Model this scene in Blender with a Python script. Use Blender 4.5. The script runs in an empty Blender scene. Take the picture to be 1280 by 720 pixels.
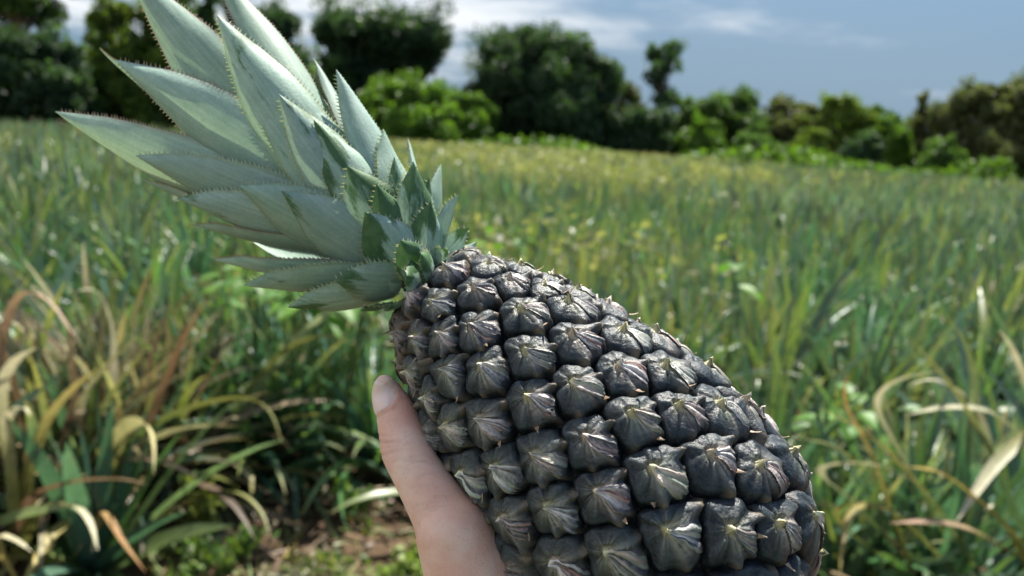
import bpy, math, random
import numpy as np
from mathutils import Vector, Matrix
from mathutils.bvhtree import BVHTree

SC = bpy.context.scene
COL = SC.collection
RNG = np.random.default_rng(7)
F = 1004.6            # focal length in pixels of the 1280 px wide photograph
D = 0.34              # metres from the lens to the middle of the fruit
PX = D / F            # one photo pixel at the fruit, in metres
CAM = np.array([0.0, 0.0, 1.6])
PITCH, ROLL = math.radians(10.9), math.radians(3.4)

# ---------------------------------------------------------------- camera frame
fwd = np.array([0, math.cos(PITCH), -math.sin(PITCH)])
r0 = np.array([1.0, 0, 0]); u0 = np.cross(r0, fwd)
right = math.cos(ROLL) * r0 + math.sin(ROLL) * u0
up = -math.sin(ROLL) * r0 + math.cos(ROLL) * u0

def P(px, py, depth):
    return CAM + depth * (fwd + (px - 640) / F * right - (py - 360) / F * up)

def to_px(X):
    d = np.asarray(X, float) - CAM
    z = d @ fwd
    return 640 + F * (d @ right) / z, 360 - F * (d @ up) / z, z

def ground(px, py, z=0.0):
    v = fwd + (px - 640) / F * right - (py - 360) / F * up
    k = (z - CAM[2]) / v[2]
    return CAM + k * v

def horizon(px):
    return 360 - F * math.tan(PITCH) / math.cos(ROLL) + (px - 640) * math.tan(ROLL)

# ---------------------------------------------------------------- mesh helpers
def unit(v):
    v = np.asarray(v, float); return v / (np.linalg.norm(v, axis=-1, keepdims=True) + 1e-12)

def mesh(name, V, Q, col=None, smooth=True, lc=None):
    """one mesh from a vertex array and an (n,4) or (n,3) face array"""
    V = np.asarray(V, np.float32).reshape(-1, 3); Q = np.asarray(Q, np.int32)
    k = Q.shape[1]
    m = bpy.data.meshes.new(name)
    m.vertices.add(len(V)); m.vertices.foreach_set('co', V.ravel())
    m.loops.add(Q.size); m.loops.foreach_set('vertex_index', Q.ravel())
    m.polygons.add(len(Q)); m.polygons.foreach_set('loop_start', np.arange(0, Q.size, k, dtype=np.int32))
    m.polygons.foreach_set('use_smooth', np.full(len(Q), smooth))
    m.update(calc_edges=True)
    if col is not None:
        a = m.color_attributes.new('Col', 'FLOAT_COLOR', 'POINT')
        c = np.ones((len(V), 4), np.float32); cc = np.asarray(col, np.float32); cc = cc.reshape(-1, cc.shape[-1]); c[:, :cc.shape[1]] = cc
        a.data.foreach_set('color', c.ravel())
    if lc is not None:
        a = m.attributes.new('Lc', 'FLOAT_VECTOR', 'POINT'); a.data.foreach_set('vector', np.asarray(lc, np.float32).ravel())
    return m

class MB:
    """collects grids into one mesh"""
    def __init__(s): s.V, s.Q, s.C, s.n = [], [], [], 0
    def add(s, V, Q, C=None):
        V = np.asarray(V, float).reshape(-1, 3)
        s.V.append(V); s.Q.append(np.asarray(Q) + s.n); s.n += len(V)
        C = np.array([1, 1, 1.]) if C is None else np.asarray(C, float)
        s.C.append(np.broadcast_to(C.reshape(-1, 3), V.shape) if C.size == 3 else C.reshape(-1, C.shape[-1]))
    def grid(s, G, C=None, wrap=False):
        a, b = G.shape[:2]
        s.add(G.reshape(-1, 3), grid_q(a, b, wrap), None if C is None else C)
    def tube(s, pts, rad, seg=8, C=None, cap=True):
        s.grid(tube_grid(pts, rad, seg), C, wrap=True)
    def build(s, name):
        return mesh(name, np.concatenate(s.V), np.concatenate(s.Q), np.concatenate(s.C))

def grid_q(a, b, wrap=False):
    i, j = np.meshgrid(np.arange(a - 1), np.arange(b if wrap else b - 1), indexing='ij')
    j2 = (j + 1) % b
    return np.stack([i * b + j, i * b + j2, (i + 1) * b + j2, (i + 1) * b + j], -1).reshape(-1, 4)

def tube_grid(pts, rad, seg=8, flat=1.0, nrm=None):
    pts = np.asarray(pts, float); rad = np.asarray(rad, float)
    t = unit(np.gradient(pts, axis=0))
    ref = np.array([0.31, 0.2, 0.93]) if nrm is None else np.asarray(nrm, float)
    a = unit(np.cross(t, ref)); b = np.cross(a, t)
    ph = np.linspace(0, 2 * np.pi, seg, endpoint=False)
    return pts[:, None] + rad[:, None, None] * (np.cos(ph)[None, :, None] * a[:, None] + flat * np.sin(ph)[None, :, None] * b[:, None])

def obj(name, m, mat=None, parent=None, loc=None):
    o = bpy.data.objects.new(name, m); COL.objects.link(o)
    if m is not None and mat is not None and not m.materials: m.materials.append(mat)
    if parent is not None: o.parent = parent
    if loc is not None: o.location = loc
    return o

def tag(o, label, cat, group=None, kind=None):
    o['label'] = label; o['category'] = cat
    if group: o['group'] = group
    if kind: o['kind'] = kind
    return o

def thing(name, label, cat, loc, group=None):
    return tag(obj(name, None, loc=loc), label, cat, group)

def smooth(a, b, x):
    t = np.clip((x - a) / (b - a), 0, 1); return t * t * (3 - 2 * t)

# ---------------------------------------------------------------- materials
def mat(name):
    m = bpy.data.materials.new(name); m.use_nodes = True
    nt = m.node_tree; nt.nodes.clear()
    return m, nt, nt.nodes.new, nt.links.new

def mixc(nt, fac, a, b, mode='MIX'):
    n = nt.nodes.new('ShaderNodeMix'); n.data_type = 'RGBA'; n.blend_type = mode
    for s, v in ((n.inputs[0], fac), (n.inputs[6], a), (n.inputs[7], b)):
        if hasattr(v, 'default_value') or hasattr(v, 'is_linked'): nt.links.new(v, s)
        else: s.default_value = v if not isinstance(v, tuple) else (*v, 1) if len(v) == 3 else v
    return n.outputs[2]

def noise(nt, scale, detail=4, rough=.55, coord='Object', vec=None):
    n = nt.nodes.new('ShaderNodeTexNoise'); n.inputs['Scale'].default_value = scale
    n.inputs['Detail'].default_value = detail; n.inputs['Roughness'].default_value = rough
    if vec is None:
        vec = nt.nodes.new('ShaderNodeTexCoord').outputs[coord]
    nt.links.new(vec, n.inputs['Vector'])
    return n.outputs['Fac']

def ramp(nt, x, lo, hi):
    n = nt.nodes.new('ShaderNodeMapRange'); n.inputs[1].default_value = lo; n.inputs[2].default_value = hi
    n.clamp = True; n.interpolation_type = 'SMOOTHSTEP'
    nt.links.new(x, n.inputs[0]); return n.outputs[0]

def attr(nt, name='Col'):
    n = nt.nodes.new('ShaderNodeAttribute'); n.attribute_name = name; return n.outputs['Color']

def finish(nt, color, rough=.5, spec=.4, bump=None, bstr=.3, bdist=.001, trans=0.0, tcol=None, sss=0.0, sssr=None, coat=0):
    p = nt.nodes.new('ShaderNodeBsdfPrincipled'); L = nt.links.new
    if isinstance(color, tuple): p.inputs['Base Color'].default_value = (*color, 1)
    else: L(color, p.inputs['Base Color'])
    if isinstance(rough, float): p.inputs['Roughness'].default_value = rough
    else: L(rough, p.inputs['Roughness'])
    p.inputs['Specular IOR Level'].default_value = spec
    if sss:
        p.inputs['Subsurface Weight'].default_value = sss
        p.inputs['Subsurface Radius'].default_value = sssr; p.inputs['Subsurface Scale'].default_value = 1.0
    if coat: p.inputs['Coat Weight'].default_value = coat
    if bump is not None:
        b = nt.nodes.new('ShaderNodeBump'); b.inputs['Strength'].default_value = bstr; b.inputs['Distance'].default_value = bdist
        L(bump, b.inputs['Height']); L(b.outputs[0], p.inputs['Normal'])
    out = nt.nodes.new('ShaderNodeOutputMaterial'); sh = p.outputs[0]
    if trans:
        t = nt.nodes.new('ShaderNodeBsdfTranslucent')
        if tcol is None: tcol = color
        if isinstance(tcol, tuple): t.inputs[0].default_value = (*tcol, 1)
        else: L(tcol, t.inputs[0])
        x = nt.nodes.new('ShaderNodeMixShader'); x.inputs[0].default_value = trans
        L(sh, x.inputs[1]); L(t.outputs[0], x.inputs[2]); sh = x.outputs[0]
    L(sh, out.inputs[0])

def leaf_mat(name, rough=.38, spec=.45, trans=.3, nscale=30, bscale=None, tmul=(1.25, 1.35, .5)):
    m, nt, N, L = mat(name)
    c = attr(nt)
    c = mixc(nt, ramp(nt, noise(nt, nscale, 3), .3, .75), mixc(nt, 1.0, c, (.72, .78, .72), 'MULTIPLY'), c)
    if bscale: c = mixc(nt, ramp(nt, noise(nt, bscale, 5, .7), .56, .68), c, mixc(nt, .65, c, (.15, .085, .045)))
    finish(nt, c, rough, spec, trans=trans, tcol=mixc(nt, 1.0, c, tmul, 'MULTIPLY'))
    return m

M = {}
M['field_leaf'] = leaf_mat('field leaf', .36, .45, .33, bscale=38, tmul=(1.1, 1.2, .72))
M['dry_leaf'] = leaf_mat('dry leaf', .5, .4, .24, 20, bscale=26, tmul=(1.0, 1.0, .85))
M['tree_leaf'] = leaf_mat('tree foliage', .5, .3, .42, .8, tmul=(1.2, 1.35, .45))
M['weed_leaf'] = leaf_mat('weed leaf', .48, .35, .4, 40)

def make_mats():
    m, nt, N, L = mat('bark')
    c = mixc(nt, ramp(nt, noise(nt, 6, 5), .3, .7), (.06, .045, .035), (.17, .13, .10))
    finish(nt, c, .9, .2, noise(nt, 14, 5), .6, .02); M['bark'] = m

    m, nt, N, L = mat('soil')
    n1 = noise(nt, 1.3, 6, .65); n2 = noise(nt, 18, 5, .7)
    c = mixc(nt, ramp(nt, n1, .35, .65), (.042, .026, .018), (.10, .064, .040))
    c = mixc(nt, ramp(nt, n2, .4, .8), c, (.14, .095, .06))
    c = mixc(nt, ramp(nt, noise(nt, .05, 4), .45, .6), c, (.07, .085, .035))
    finish(nt, c, .95, .15, n2, .8, .03); M['soil'] = m

    # eye skin of the fruit: waxy slate with bloom, on top of per-point colours
    m, nt, N, L = mat('pineapple eye skin')
    c = attr(nt)
    n1 = noise(nt, 170, 5, .65); n2 = noise(nt, 900, 3, .6)
    c = mixc(nt, ramp(nt, n1, .42, .80), c, mixc(nt, .20, c, (.15, .195, .225)))
    c = mixc(nt, ramp(nt, n2, .50, .85), c, mixc(nt, .14, c, (.33, .34, .34)))
    c = mixc(nt, ramp(nt, noise(nt, 420, 4, .7), .58, .75), c, mixc(nt, .6, c, (.008, .008, .012)))
    r = N('ShaderNodeMapRange'); L(n1, r.inputs[0]); r.inputs[3].default_value = .27; r.inputs[4].default_value = .56
    ma = N('ShaderNodeMath'); ma.operation = 'ADD'; L(n1, ma.inputs[0]); L(n2, ma.inputs[1])
    finish(nt, c, r.outputs[0], .30, ma.outputs[0], .34, .0014); M['eye'] = m

    m, nt, N, L = mat('pineapple core skin')
    finish(nt, mixc(nt, noise(nt, 300), (.010, .011, .012), (.035, .034, .028)), .8, .2); M['core'] = m

    m, nt, N, L = mat('crown leaf')
    c = attr(nt)
    n1 = noise(nt, 120, 5, .7); n2 = noise(nt, 800, 3, .6)
    c = mixc(nt, ramp(nt, n1, .30, .75), mixc(nt, 1.0, c, (.80, .86, .84), 'MULTIPLY'), c)
    c = mixc(nt, ramp(nt, n2, .4, .75), mixc(nt, 1.0, c, (.86, .9, .9), 'MULTIPLY'), c)
    al = N('ShaderNodeAttribute'); al.attribute_name = 'Col'
    lc = N('ShaderNodeAttribute'); lc.attribute_name = 'Lc'
    n3 = noise(nt, 1.0, 7, .68, vec=lc.outputs['Vector'])
    sc_ = N('ShaderNodeVectorMath'); sc_.operation = 'MULTIPLY'; L(lc.outputs['Vector'], sc_.inputs[0]); sc_.inputs[1].default_value = (.35, 5.0, 1)
    n4 = noise(nt, 1.0, 4, .6, vec=sc_.outputs[0])
    c = mixc(nt, ramp(nt, n4, .35, .7), mixc(nt, 1.0, c, (.80, .84, .84), 'MULTIPLY'), c)
    s1 = N('ShaderNodeMath'); s1.operation = 'MULTIPLY_ADD'
    L(n3, s1.inputs[0]); s1.inputs[1].default_value = 1.5; L(al.outputs['Alpha'], s1.inputs[2])
    c = mixc(nt, ramp(nt, s1.outputs[0], 1.06, 1.26), c, mixc(nt, ramp(nt, n1, .3, .7), (.045, .115, .045), (.10, .19, .085)))
    finish(nt, c, .55, .3, n2, .25, .0006, trans=.16, tcol=mixc(nt, 1.0, c, (.95, 1.0, .62), 'MULTIPLY')); M['crown'] = m

    m, nt, N, L = mat('skin')
    n1 = noise(nt, 60, 4); n2 = noise(nt, 900, 4, .6)
    c = attr(nt)
    c = mixc(nt, ramp(nt, n1, .35, .7), mixc(nt, 1.0, c, (.90, .76, .72), 'MULTIPLY'), c)
    c = mixc(nt, ramp(nt, noise(nt, 420, 3), .55, .75), c, mixc(nt, 1.0, c, (.94, .86, .82), 'MULTIPLY'))
    vor = N('ShaderNodeTexVoronoi'); vor.inputs['Scale'].default_value = 1100; vor.feature = 'DISTANCE_TO_EDGE'
    tc = N('ShaderNodeTexCoord'); L(tc.outputs['Object'], vor.inputs['Vector'])
    ma = N('ShaderNodeMath'); ma.operation = 'ADD'; L(vor.outputs['Distance'], ma.inputs[0]); L(n2, ma.inputs[1])
    finish(nt, c, .48, .4, ma.outputs[0], .4, .0007, sss=.25, sssr=(.006, .0022, .001)); M['skin'] = m

    m, nt, N, L = mat('nail')
    finish(nt, mixc(nt, noise(nt, 150), (.80, .58, .52), (.86, .68, .62)), .28, .5, sss=.2, sssr=(.004, .002, .001)); M['nail'] = m
make_mats()

# ================================================================ THE PINEAPPLE
TAU = 0.2135                                    # the fruit's base tips a little towards the lens
ca = math.cos(math.radians(45)); sa = math.sin(math.radians(45))
in_axis = ca * right - sa * up                  # in the picture plane, crown -> base
e_v = sa * right + ca * up
e_u = math.cos(TAU) * in_axis - math.sin(TAU) * fwd
e_w = -math.sin(TAU) * in_axis - math.cos(TAU) * fwd
PIV = P(530 + 295 * ca, 360 + 295 * sa, D)
ROT = np.stack([e_u, e_v, e_w])                 # rows: fruit axes (crown->base, up-right, towards the lens)
PROF = np.array([(-4, 30), (0, 66), (18, 86), (70, 113), (152, 145), (233, 163), (290, 177), (368, 184), (442, 179),
                 (486, 166), (518, 147), (542, 121), (558, 90), (567, 52), (571, 12)], float)
_t = np.linspace(-4, 571, 600)
_r = np.interp(_t, PROF[:, 0], PROF[:, 1])
_k = np.exp(-np.linspace(-2, 2, 31) ** 2); _k /= _k.sum()
_r = np.convolve(np.pad(_r, 15, mode='edge'), _k, 'valid') - 9

def rad(t): return np.interp(t, _t, _r)
def fl(t, v, w):                                # fruit pixel coordinates -> metres about the pivot
    return (np.asarray(np.stack(np.broadcast_arrays(t - 295, v, w), -1), float) @ ROT) * PX
def fw(t, v, w): return PIV + fl(t, v, w)

EYES = [(2.0,-1.220),(3.0,1.179),(6.6,-2.705),(10.2,-0.306),(10.1,2.216),(17.2,-1.791),(18.9,0.495),(24.3,3.008),(27.7,-0.876),(24.3,1.753),(34.6,-2.361),(42.3,-0.009),(41.3,2.437),(44.6,-1.447),(47.9,0.952),(51.2,-2.932),(53.4,-0.519),(59.1,1.870),(60.8,-2.018),(67.5,0.434),(67.1,2.780),(77.8,-0.835),(72.7,1.291),(76.8,-2.589),(79.5,-0.196),(83.3,2.209),(86.5,-1.675),(85.0,0.852),(92.9,3.123),(117.7,-0.755),(108.7,1.467),(102.5,-2.246),(104.3,0.109),(108.8,2.553),(112.0,-1.331),(118.8,1.046),(118.3,-2.816),(118.1,-0.387),(124.5,1.982),(127.7,-1.902),(131.9,0.538),(133.9,2.896),(141.7,-1.050),(146.3,1.307),(143.2,-2.473),(150.0,-0.066),(149.4,2.325),(152.5,-1.559),(159.0,0.921),(158.9,-3.044),(162.7,-0.649),(164.1,1.774),(168.7,-2.130),(171.6,0.267),(175.2,2.668),(180.9,-1.226),(185.6,1.469),(185.0,-2.701),(190.0,-0.338),(191.6,2.098),(194.9,-1.787),(196.0,0.624),(201.5,3.012),(216.5,-0.783),(225.5,1.652),(211.5,-2.357),(211.2,0.039),(218.2,2.441),(221.5,-1.443),(226.8,0.992),(228.2,-2.928),(240.2,-0.479),(239.3,1.968),(238.3,-2.014),(235.9,0.328),(245.0,2.784),(248.4,-1.100),(251.9,1.374),(255.1,-2.585),(262.7,-0.168),(265.0,2.248),(265.3,-1.671),(258.1,0.653),(272.0,3.127),(284.2,-0.645),(279.7,1.650),(282.2,-2.242),(286.3,0.118),(289.0,2.557),(292.5,-1.327),(289.8,0.906),(299.5,-2.812),(306.9,-0.338),(306.6,1.986),(310.2,-1.898),(302.1,0.424),(317.4,2.900),(321.0,-0.984),(324.6,1.415),(328.2,-2.469),(332.2,-0.052),(335.6,2.329),(339.2,-1.555),(361.5,0.955),(346.6,-3.040),(351.8,-0.522),(354.1,1.758),(357.9,-2.126),(356.2,0.267),(365.4,2.672),(369.2,-1.212),(376.7,1.271),(376.9,-2.697),(380.5,-0.238),(384.7,2.102),(388.7,-1.783),(385.7,0.590),(396.6,3.016),(400.6,-0.868),(407.2,1.555),(408.8,-2.353),(406.3,0.101),(417.0,2.445),(421.2,-1.439),(431.5,0.803),(429.6,-2.924),(433.9,-0.525),(438.2,1.874),(442.5,-2.010),(447.8,0.354),(451.0,2.788),(455.4,-1.096),(459.8,1.303),(464.3,-2.581),(468.8,-0.182),(473.4,2.217),(478.0,-1.667),(485.3,0.642),(487.4,3.131),(492.2,-0.753),(496.9,1.646),(501.6,-2.238),(506.3,0.161),(511.1,2.561),(516.0,-1.323),(521.0,1.076),(526.1,-2.808),(531.4,-0.409),(536.7,1.990),(542.2,-1.894),(546.8,0.505),(551.5,2.904),(556.3,-0.980),(561.4,1.419),(565.2,-2.465),(568.1,-0.066),(571.1,2.333),(574.5,-1.551),(578.2,0.848),(580.8,-3.036),(582.9,-0.637),(331.4,0.689)]

def build_pineapple():
    root = thing('pineapple', 'dark slate-skinned pineapple with a big pale green crown, held up in a hand', 'pineapple', PIV)
    # core
    n = 72
    ph = np.linspace(0, 2 * np.pi, n, endpoint=False)
    tt = np.linspace(-3, 570.5, 90); rr = rad(tt) - 9
    G = fl(tt[:, None], rr[:, None] * np.sin(ph), rr[:, None] * np.cos(ph))
    mb = MB(); mb.grid(G, wrap=True)
    body = obj('fruit_body', mb.build('fruit_body'), M['core'], root)
    # short stalk under the base
    st = np.linspace(556, 640, 8)
    mb = MB(); mb.grid(fl(st[:, None], 24 * np.sin(ph[::4]) + 0 * st[:, None], 24 * np.cos(ph[::4]) + 0 * st[:, None]), np.array([.12, .14, .06]), wrap=True)
    obj('stalk', mb.build('stalk'), M['dry_leaf'], root)

    E = np.array(EYES); hi = E[:, 0] > 440; E[hi, 0] = 440 + (E[hi, 0] - 440) * .88; X = np.stack([E[:, 0], rad(E[:, 0]) * np.sin(E[:, 1]), rad(E[:, 0]) * np.cos(E[:, 1])], 1)
    order = np.argsort(-X[:, 2])
    rest = MB()
    rg = np.random.default_rng(11)
    for rank, k in enumerate(order):
        t, th = E[k]
        V, Q, C = eye(k, E, X, rg)
        if rank < 98:
            mb = MB(); mb.add(V, Q, C)
            obj('eye', mb.build('eye'), M['eye'], body)
        else:
            rest.add(V, Q, C)
    o = obj('eye', rest.build('eyes'), M['eye'], body); o['kind'] = 'stuff'
    build_crown(root)
    return root

def eye(k, E, X, rg):
    t, th = E[k]
    c = X[k]
    dr = (rad(t + 6) - rad(t - 6)) / 12.0
    rdir = np.array([0, math.sin(th), math.cos(th)])
    Nn = unit(np.array([-dr, 0, 0]) + rdir); T = unit(np.array([1, 0, 0]) + dr * rdir); S = np.cross(Nn, T)
    d = X - c; dist = np.linalg.norm(d, axis=1)
    nb = [j for j in np.argsort(dist)[1:12] if dist[j] < 125]
    a = np.array([[d[j] @ T, d[j] @ S] for j in nb]); L = np.linalg.norm(a, axis=1)
    a = a / L[:, None]; half = np.maximum(dist[nb] * .5, 16)
    size = np.clip(np.sort(half)[:5].mean(), 18, 42)
    nubx, nuby = -.24 * size + rg.normal() * 1.2, rg.normal() * 1.6
    NR, NS = 20, 72
    ph = np.linspace(0, 2 * np.pi, NS, endpoint=False)
    dirs = np.stack([np.cos(ph), np.sin(ph)], 1)
    co = np.maximum(dirs @ a.T, 1e-3)
    reach = np.maximum(half - (a @ np.array([nubx, nuby])), 6)
    R = ((co / reach) ** 9).sum(1) ** (-1 / 9)
    R = np.minimum(R, 1.75 * size) * 1.045
    pa = np.angle(np.exp(1j * ph))                       # 0 = towards the base of the fruit
    b0 = .38 + rg.normal() * .1
    pb = np.angle(np.exp(1j * (pa - b0)))
    bract = smooth(1.10, .45, np.abs(pb))
    # scalloped margin of the upper half, ragged fins on the bract
    jit = rg.uniform(0, 6.28, 6)
    lob = np.cos(6 * pa + jit[0]) * .75 + np.cos(10 * pa + jit[1]) * .3
    fin = np.zeros(NS)
    for f0, am, wd in ((-.85, .20, .13), (.82, .32, .13), (-.25, .07, .09), (.3, .08, .1)):
        fin += am * rg.uniform(.3, 1.3) * np.exp(-((pb - f0 - rg.normal() * .1) / wd) ** 2)
    R = R * (1 + .03 * lob * (1 - bract) + fin)
    rho = np.linspace(0, 1, NR)[:, None] ** .85
    H = .27 * size
    rgh = rg.normal(size=(NR, NS)); rgh = (rgh + np.roll(rgh, 1, 1) + np.roll(rgh, -1, 1)) / 1.7
    streak = sum(rg.uniform(.5, 1) * np.cos(fq * pa + rg.uniform(0, 6.28)) for fq in (17, 23, 29)) / 2.2
    ridge = sum(rg.uniform(.5, 1) * np.cos(fq * pa + rg.uniform(0, 6.28)) for fq in (5, 8, 13)) / 2.2
    h = H * (np.clip(1 - rho ** 3.4, 0, 1)) ** .75
    h = h + .12 * size * (1 - rho) ** 1.3
    h = h + rho * (1 - rho ** 3) * (.20 * size) * bract[None] * (.75 + .6 * ridge[None])
    h = h + rho ** 1.3 * (1 - rho ** 6) * (.07 * size * lob + .045 * size * ridge)[None] * (1 - .6 * bract[None])
    h = h + bract[None] * streak[None] * .035 * size * smooth(.05, .3, rho) * (1 - rho ** 5)
    h = h - .16 * size * np.exp(-((rho - .15) / .09) ** 2) * (1 - bract[None] * .6)     # pit round the dried flower
    h = h + .20 * size * np.exp(-(rho / .085) ** 2)                                      # its nub
    h = h + 10 * fin[None] * 3.0 * smooth(.5, .95, rho)
    h = h + rgh * .007 * size * smooth(.12, .4, rho) * (1 - smooth(.85, 1, rho))
    h = h - 10 * smooth(.87, 1.0, rho)
    lx = nubx + rho * R[None] * np.cos(ph); ly = nuby + rho * R[None] * np.sin(ph)
    Y = c + lx[..., None] * T + ly[..., None] * S
    tq = np.clip(Y[..., 0], -3.5, 570); rad_d = unit(np.concatenate([np.zeros_like(tq)[..., None], Y[..., 1:]], -1))
    base = np.concatenate([tq[..., None], rad_d[..., 1:] * rad(tq)[..., None]], -1)
    if t > 540 or t < 8: base = Y - (((lx ** 2 + ly ** 2) / (2 * 190))[..., None]) * Nn
    Z = base + h[..., None] * Nn
    V = fl(Z[..., 0] , Z[..., 1], Z[..., 2])
    # the skin's own colours, plus crevice shade painted onto the rim
    g = rg.uniform(0, 1)
    lowleft = smooth(.2, -.9, math.sin(th)) * .7
    tone = rg.uniform(.75, 1.25)
    dark = tone * np.array([.0065, .0105, .0145]) * (1 - lowleft) + np.array([.028, .038, .034]) * lowleft
    grey = np.array([.046, .064, .076]); pale = np.array([.50, .48, .45]) * rg.uniform(.8, 1.1); brown = np.array([.17, .095, .062]); nub = np.array([.56, .50, .26])
    if g > .6: nub = np.array([.54, .43, .30])
    green = np.array([.075, .105, .04])
    C = np.broadcast_to(dark, (NR, NS, 3)).copy()
    def mix(C, col, m): return C * (1 - m[..., None]) + np.asarray(col) * m[..., None]
    C = mix(C, grey, np.clip(.22 + .25 * ridge[None] + .3 * lob[None] + .25 * rgh, 0, 1) * smooth(.1, .55, rho) * (1 - smooth(.8, .98, rho)) * .75)
    C = mix(C, brown, np.clip(bract[None] * (.25 - .9 * np.roll(streak, 3)[None]), 0, .8) * smooth(.05, .25, rho) * smooth(1.05, .6, rho))
    wide = smooth(1.9, .7, np.abs(pb))
    C = mix(C, np.array([.062, .080, .084]) * tone, np.clip(wide[None] * (.35 + .5 * ridge[None]), 0, .8) * smooth(.1, .4, rho) * smooth(.97, .7, rho))
    olive = np.array([.26, .29, .17]) if g < .5 else np.array([.36, .27, .21])
    C = mix(C, pale, np.clip(bract[None] * (.50 + .8 * streak[None] + .2 * rgh), 0, .95) * smooth(.85, .35, rho))
    C = mix(C, olive, np.clip(wide[None] * (.2 + .6 * np.roll(streak, 5)[None]), 0, .7) * smooth(.75, .3, rho))
    C = mix(C, pale, np.clip(.30 + .55 * np.roll(streak, 9)[None] + .2 * lob[None], 0, .8) * np.exp(-(rho / .36) ** 2) * (1 - bract[None]))
    C = mix(C, green, (.25 + .5 * lowleft) * np.exp(-((rho - .25) / .22) ** 2) * np.clip(.5 + .6 * lob, 0, 1)[None])
    C = mix(C, nub, np.exp(-(rho / .16) ** 2) * (np.ones(NS) * .95)[None])
    C = mix(C, (.005, .006, .007), smooth(.86, .97, rho) * (1 - np.clip(fin * 9, 0, 1))[None])  # groove shade between eyes put into the colour: near-black rim, fins spared
    C = mix(C, (.26, .20, .13), smooth(.72, 1.0, rho) * np.clip(fin * 7, 0, 1)[None] * .8)
    dry = smooth(90, 20, t) * smooth(-.15, -.8, math.sin(th))
    if dry > 0: C = mix(C, np.array([.17, .105, .075]), dry * .75 * np.clip(.5 + .8 * streak[None] * np.ones((NR, 1)), 0, 1))
    Q = grid_q(NR, NS, True)
    V = V.reshape(-1, 3); C = C.reshape(-1, 3)
    # the papery bract: a ragged tapering flap lying over the lower half of the eye with its tip lifted at the middle
    NA, NB = 15, 15
    def surf(px_, py_):
        r_ = np.hypot(px_, py_); f_ = np.mod(np.arctan2(py_, px_), 2 * np.pi) / (2 * np.pi) * NS
        j0 = np.floor(f_).astype(int) % NS; j1 = (j0 + 1) % NS; u_ = (f_ - np.floor(f_))
        Rr = R[j0] * (1 - u_) + R[j1] * u_
        g_ = np.clip(r_ / Rr, 0, .93) ** (1 / .85) * (NR - 1); i0 = np.minimum(g_.astype(int), NR - 2); v_ = g_ - i0
        z_ = lambda i, j: Z[i, j]
        a0 = z_(i0, j0) * (1 - u_)[..., None] + z_(i0, j1) * u_[..., None]; a1 = z_(i0 + 1, j0) * (1 - u_)[..., None] + z_(i0 + 1, j1) * u_[..., None]
        return a0 * (1 - v_)[..., None] + a1 * v_[..., None]
    reachb = R[int(np.mod(b0, 2 * np.pi) / (2 * np.pi) * NS)] * .86
    sA = np.linspace(0, 1, NA)[:, None]; qB = np.linspace(-1, 1, NB)[None]
    rag = 1 + .16 * np.cumsum(rg.normal(size=(NA, 1)), 0) / 2.5
    halfw = size * rg.uniform(.34, .52) * np.interp(sA, [0, .25, .6, .85, 1], [.95, 1, .62, .26, .05]) * np.clip(rag, .6, 1.3)
    al = reachb * (1 - sA * rg.uniform(1.02, 1.14)) + 0 * qB; ac = qB * halfw + size * .05 * np.sin(sA * 5 + rg.uniform(0, 6))
    al = al + size * .07 * rg.normal(size=(1, NB)) * (1 - sA) * 1.0
    bx = al * math.cos(b0) - ac * math.sin(b0); by = al * math.sin(b0) + ac * math.cos(b0)
    fold = rg.normal(size=(1, NB)) * .030 * size
    lift = .9 + .035 * size * np.abs(qB) + .08 * size * sA ** 3 + fold * (1 - sA ** 4) + .05 * size * (1 - qB ** 2) * (1 - sA)
    fg = surf(bx, by) + lift[..., None] * Nn
    st_ = rg.normal(size=(1, NB)); st_ = st_ + .4 * rg.normal(size=(NA, NB))
    tan_ = np.array([.42, .34, .29]); ink = np.array([.022, .024, .033]); gr_ = np.array([.20, .24, .17])
    m1 = np.clip(.46 + .38 * st_, 0, 1) * np.interp(sA, [0, .2, .55, 1], [.10, .40, .95, 1.1])
    bc = ink * (1 - m1[..., None]) + (pale if g > .3 else tan_) * m1[..., None]
    m2 = np.clip(.40 * np.roll(st_, 4, 1) + (.08 if g < .35 else -.15), 0, .6)
    bc = bc * (1 - m2[..., None]) + (gr_ if g < .5 else np.array([.34, .16, .11])) * m2[..., None]
    m3 = smooth(.82, 1.0, sA) * np.ones((1, NB)); bc = bc * (1 - m3[..., None]) + nub * m3[..., None]
    bc = np.minimum(bc * rg.uniform(1.35, 2.0), .72) * (1 - .45 * dry)
    Q = np.concatenate([Q, grid_q(NA, NB) + len(V)]); V = np.concatenate([V, fl(fg[..., 0], fg[..., 1], fg[..., 2]).reshape(-1, 3)]); C = np.concatenate([C, bc.reshape(-1, 3)])
    # dried tip of the bract: a thin curled flap standing proud between this eye and the next
    if rg.uniform() < .55:
        p0 = rg.normal() * .35; j = int((p0 % 6.283) / 6.283 * NS); base_p = Z[-4, j]
        out = math.cos(p0) * T + math.sin(p0) * S; sd = np.cross(Nn, out)
        ln, wd = rg.uniform(5, 10), rg.uniform(2.0, 3.6)
        s = np.linspace(0, 1, 5)[:, None]; q = np.array([-1, 0, 1.])[None]
        cen = base_p + s[..., None] * ln * out + (2 + 4.5 * s + 3 * s ** 2)[..., None] * Nn
        fgrid = cen + (q * wd * (1 - s) ** .8)[..., None] * sd + ((1 - np.abs(q)) * 1.2)[..., None] * Nn
        fv = fl(fgrid[..., 0], fgrid[..., 1], fgrid[..., 2]).reshape(-1, 3)
        fc = np.array([.34, .24, .15]) * rg.uniform(.6, 1.15)
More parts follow.
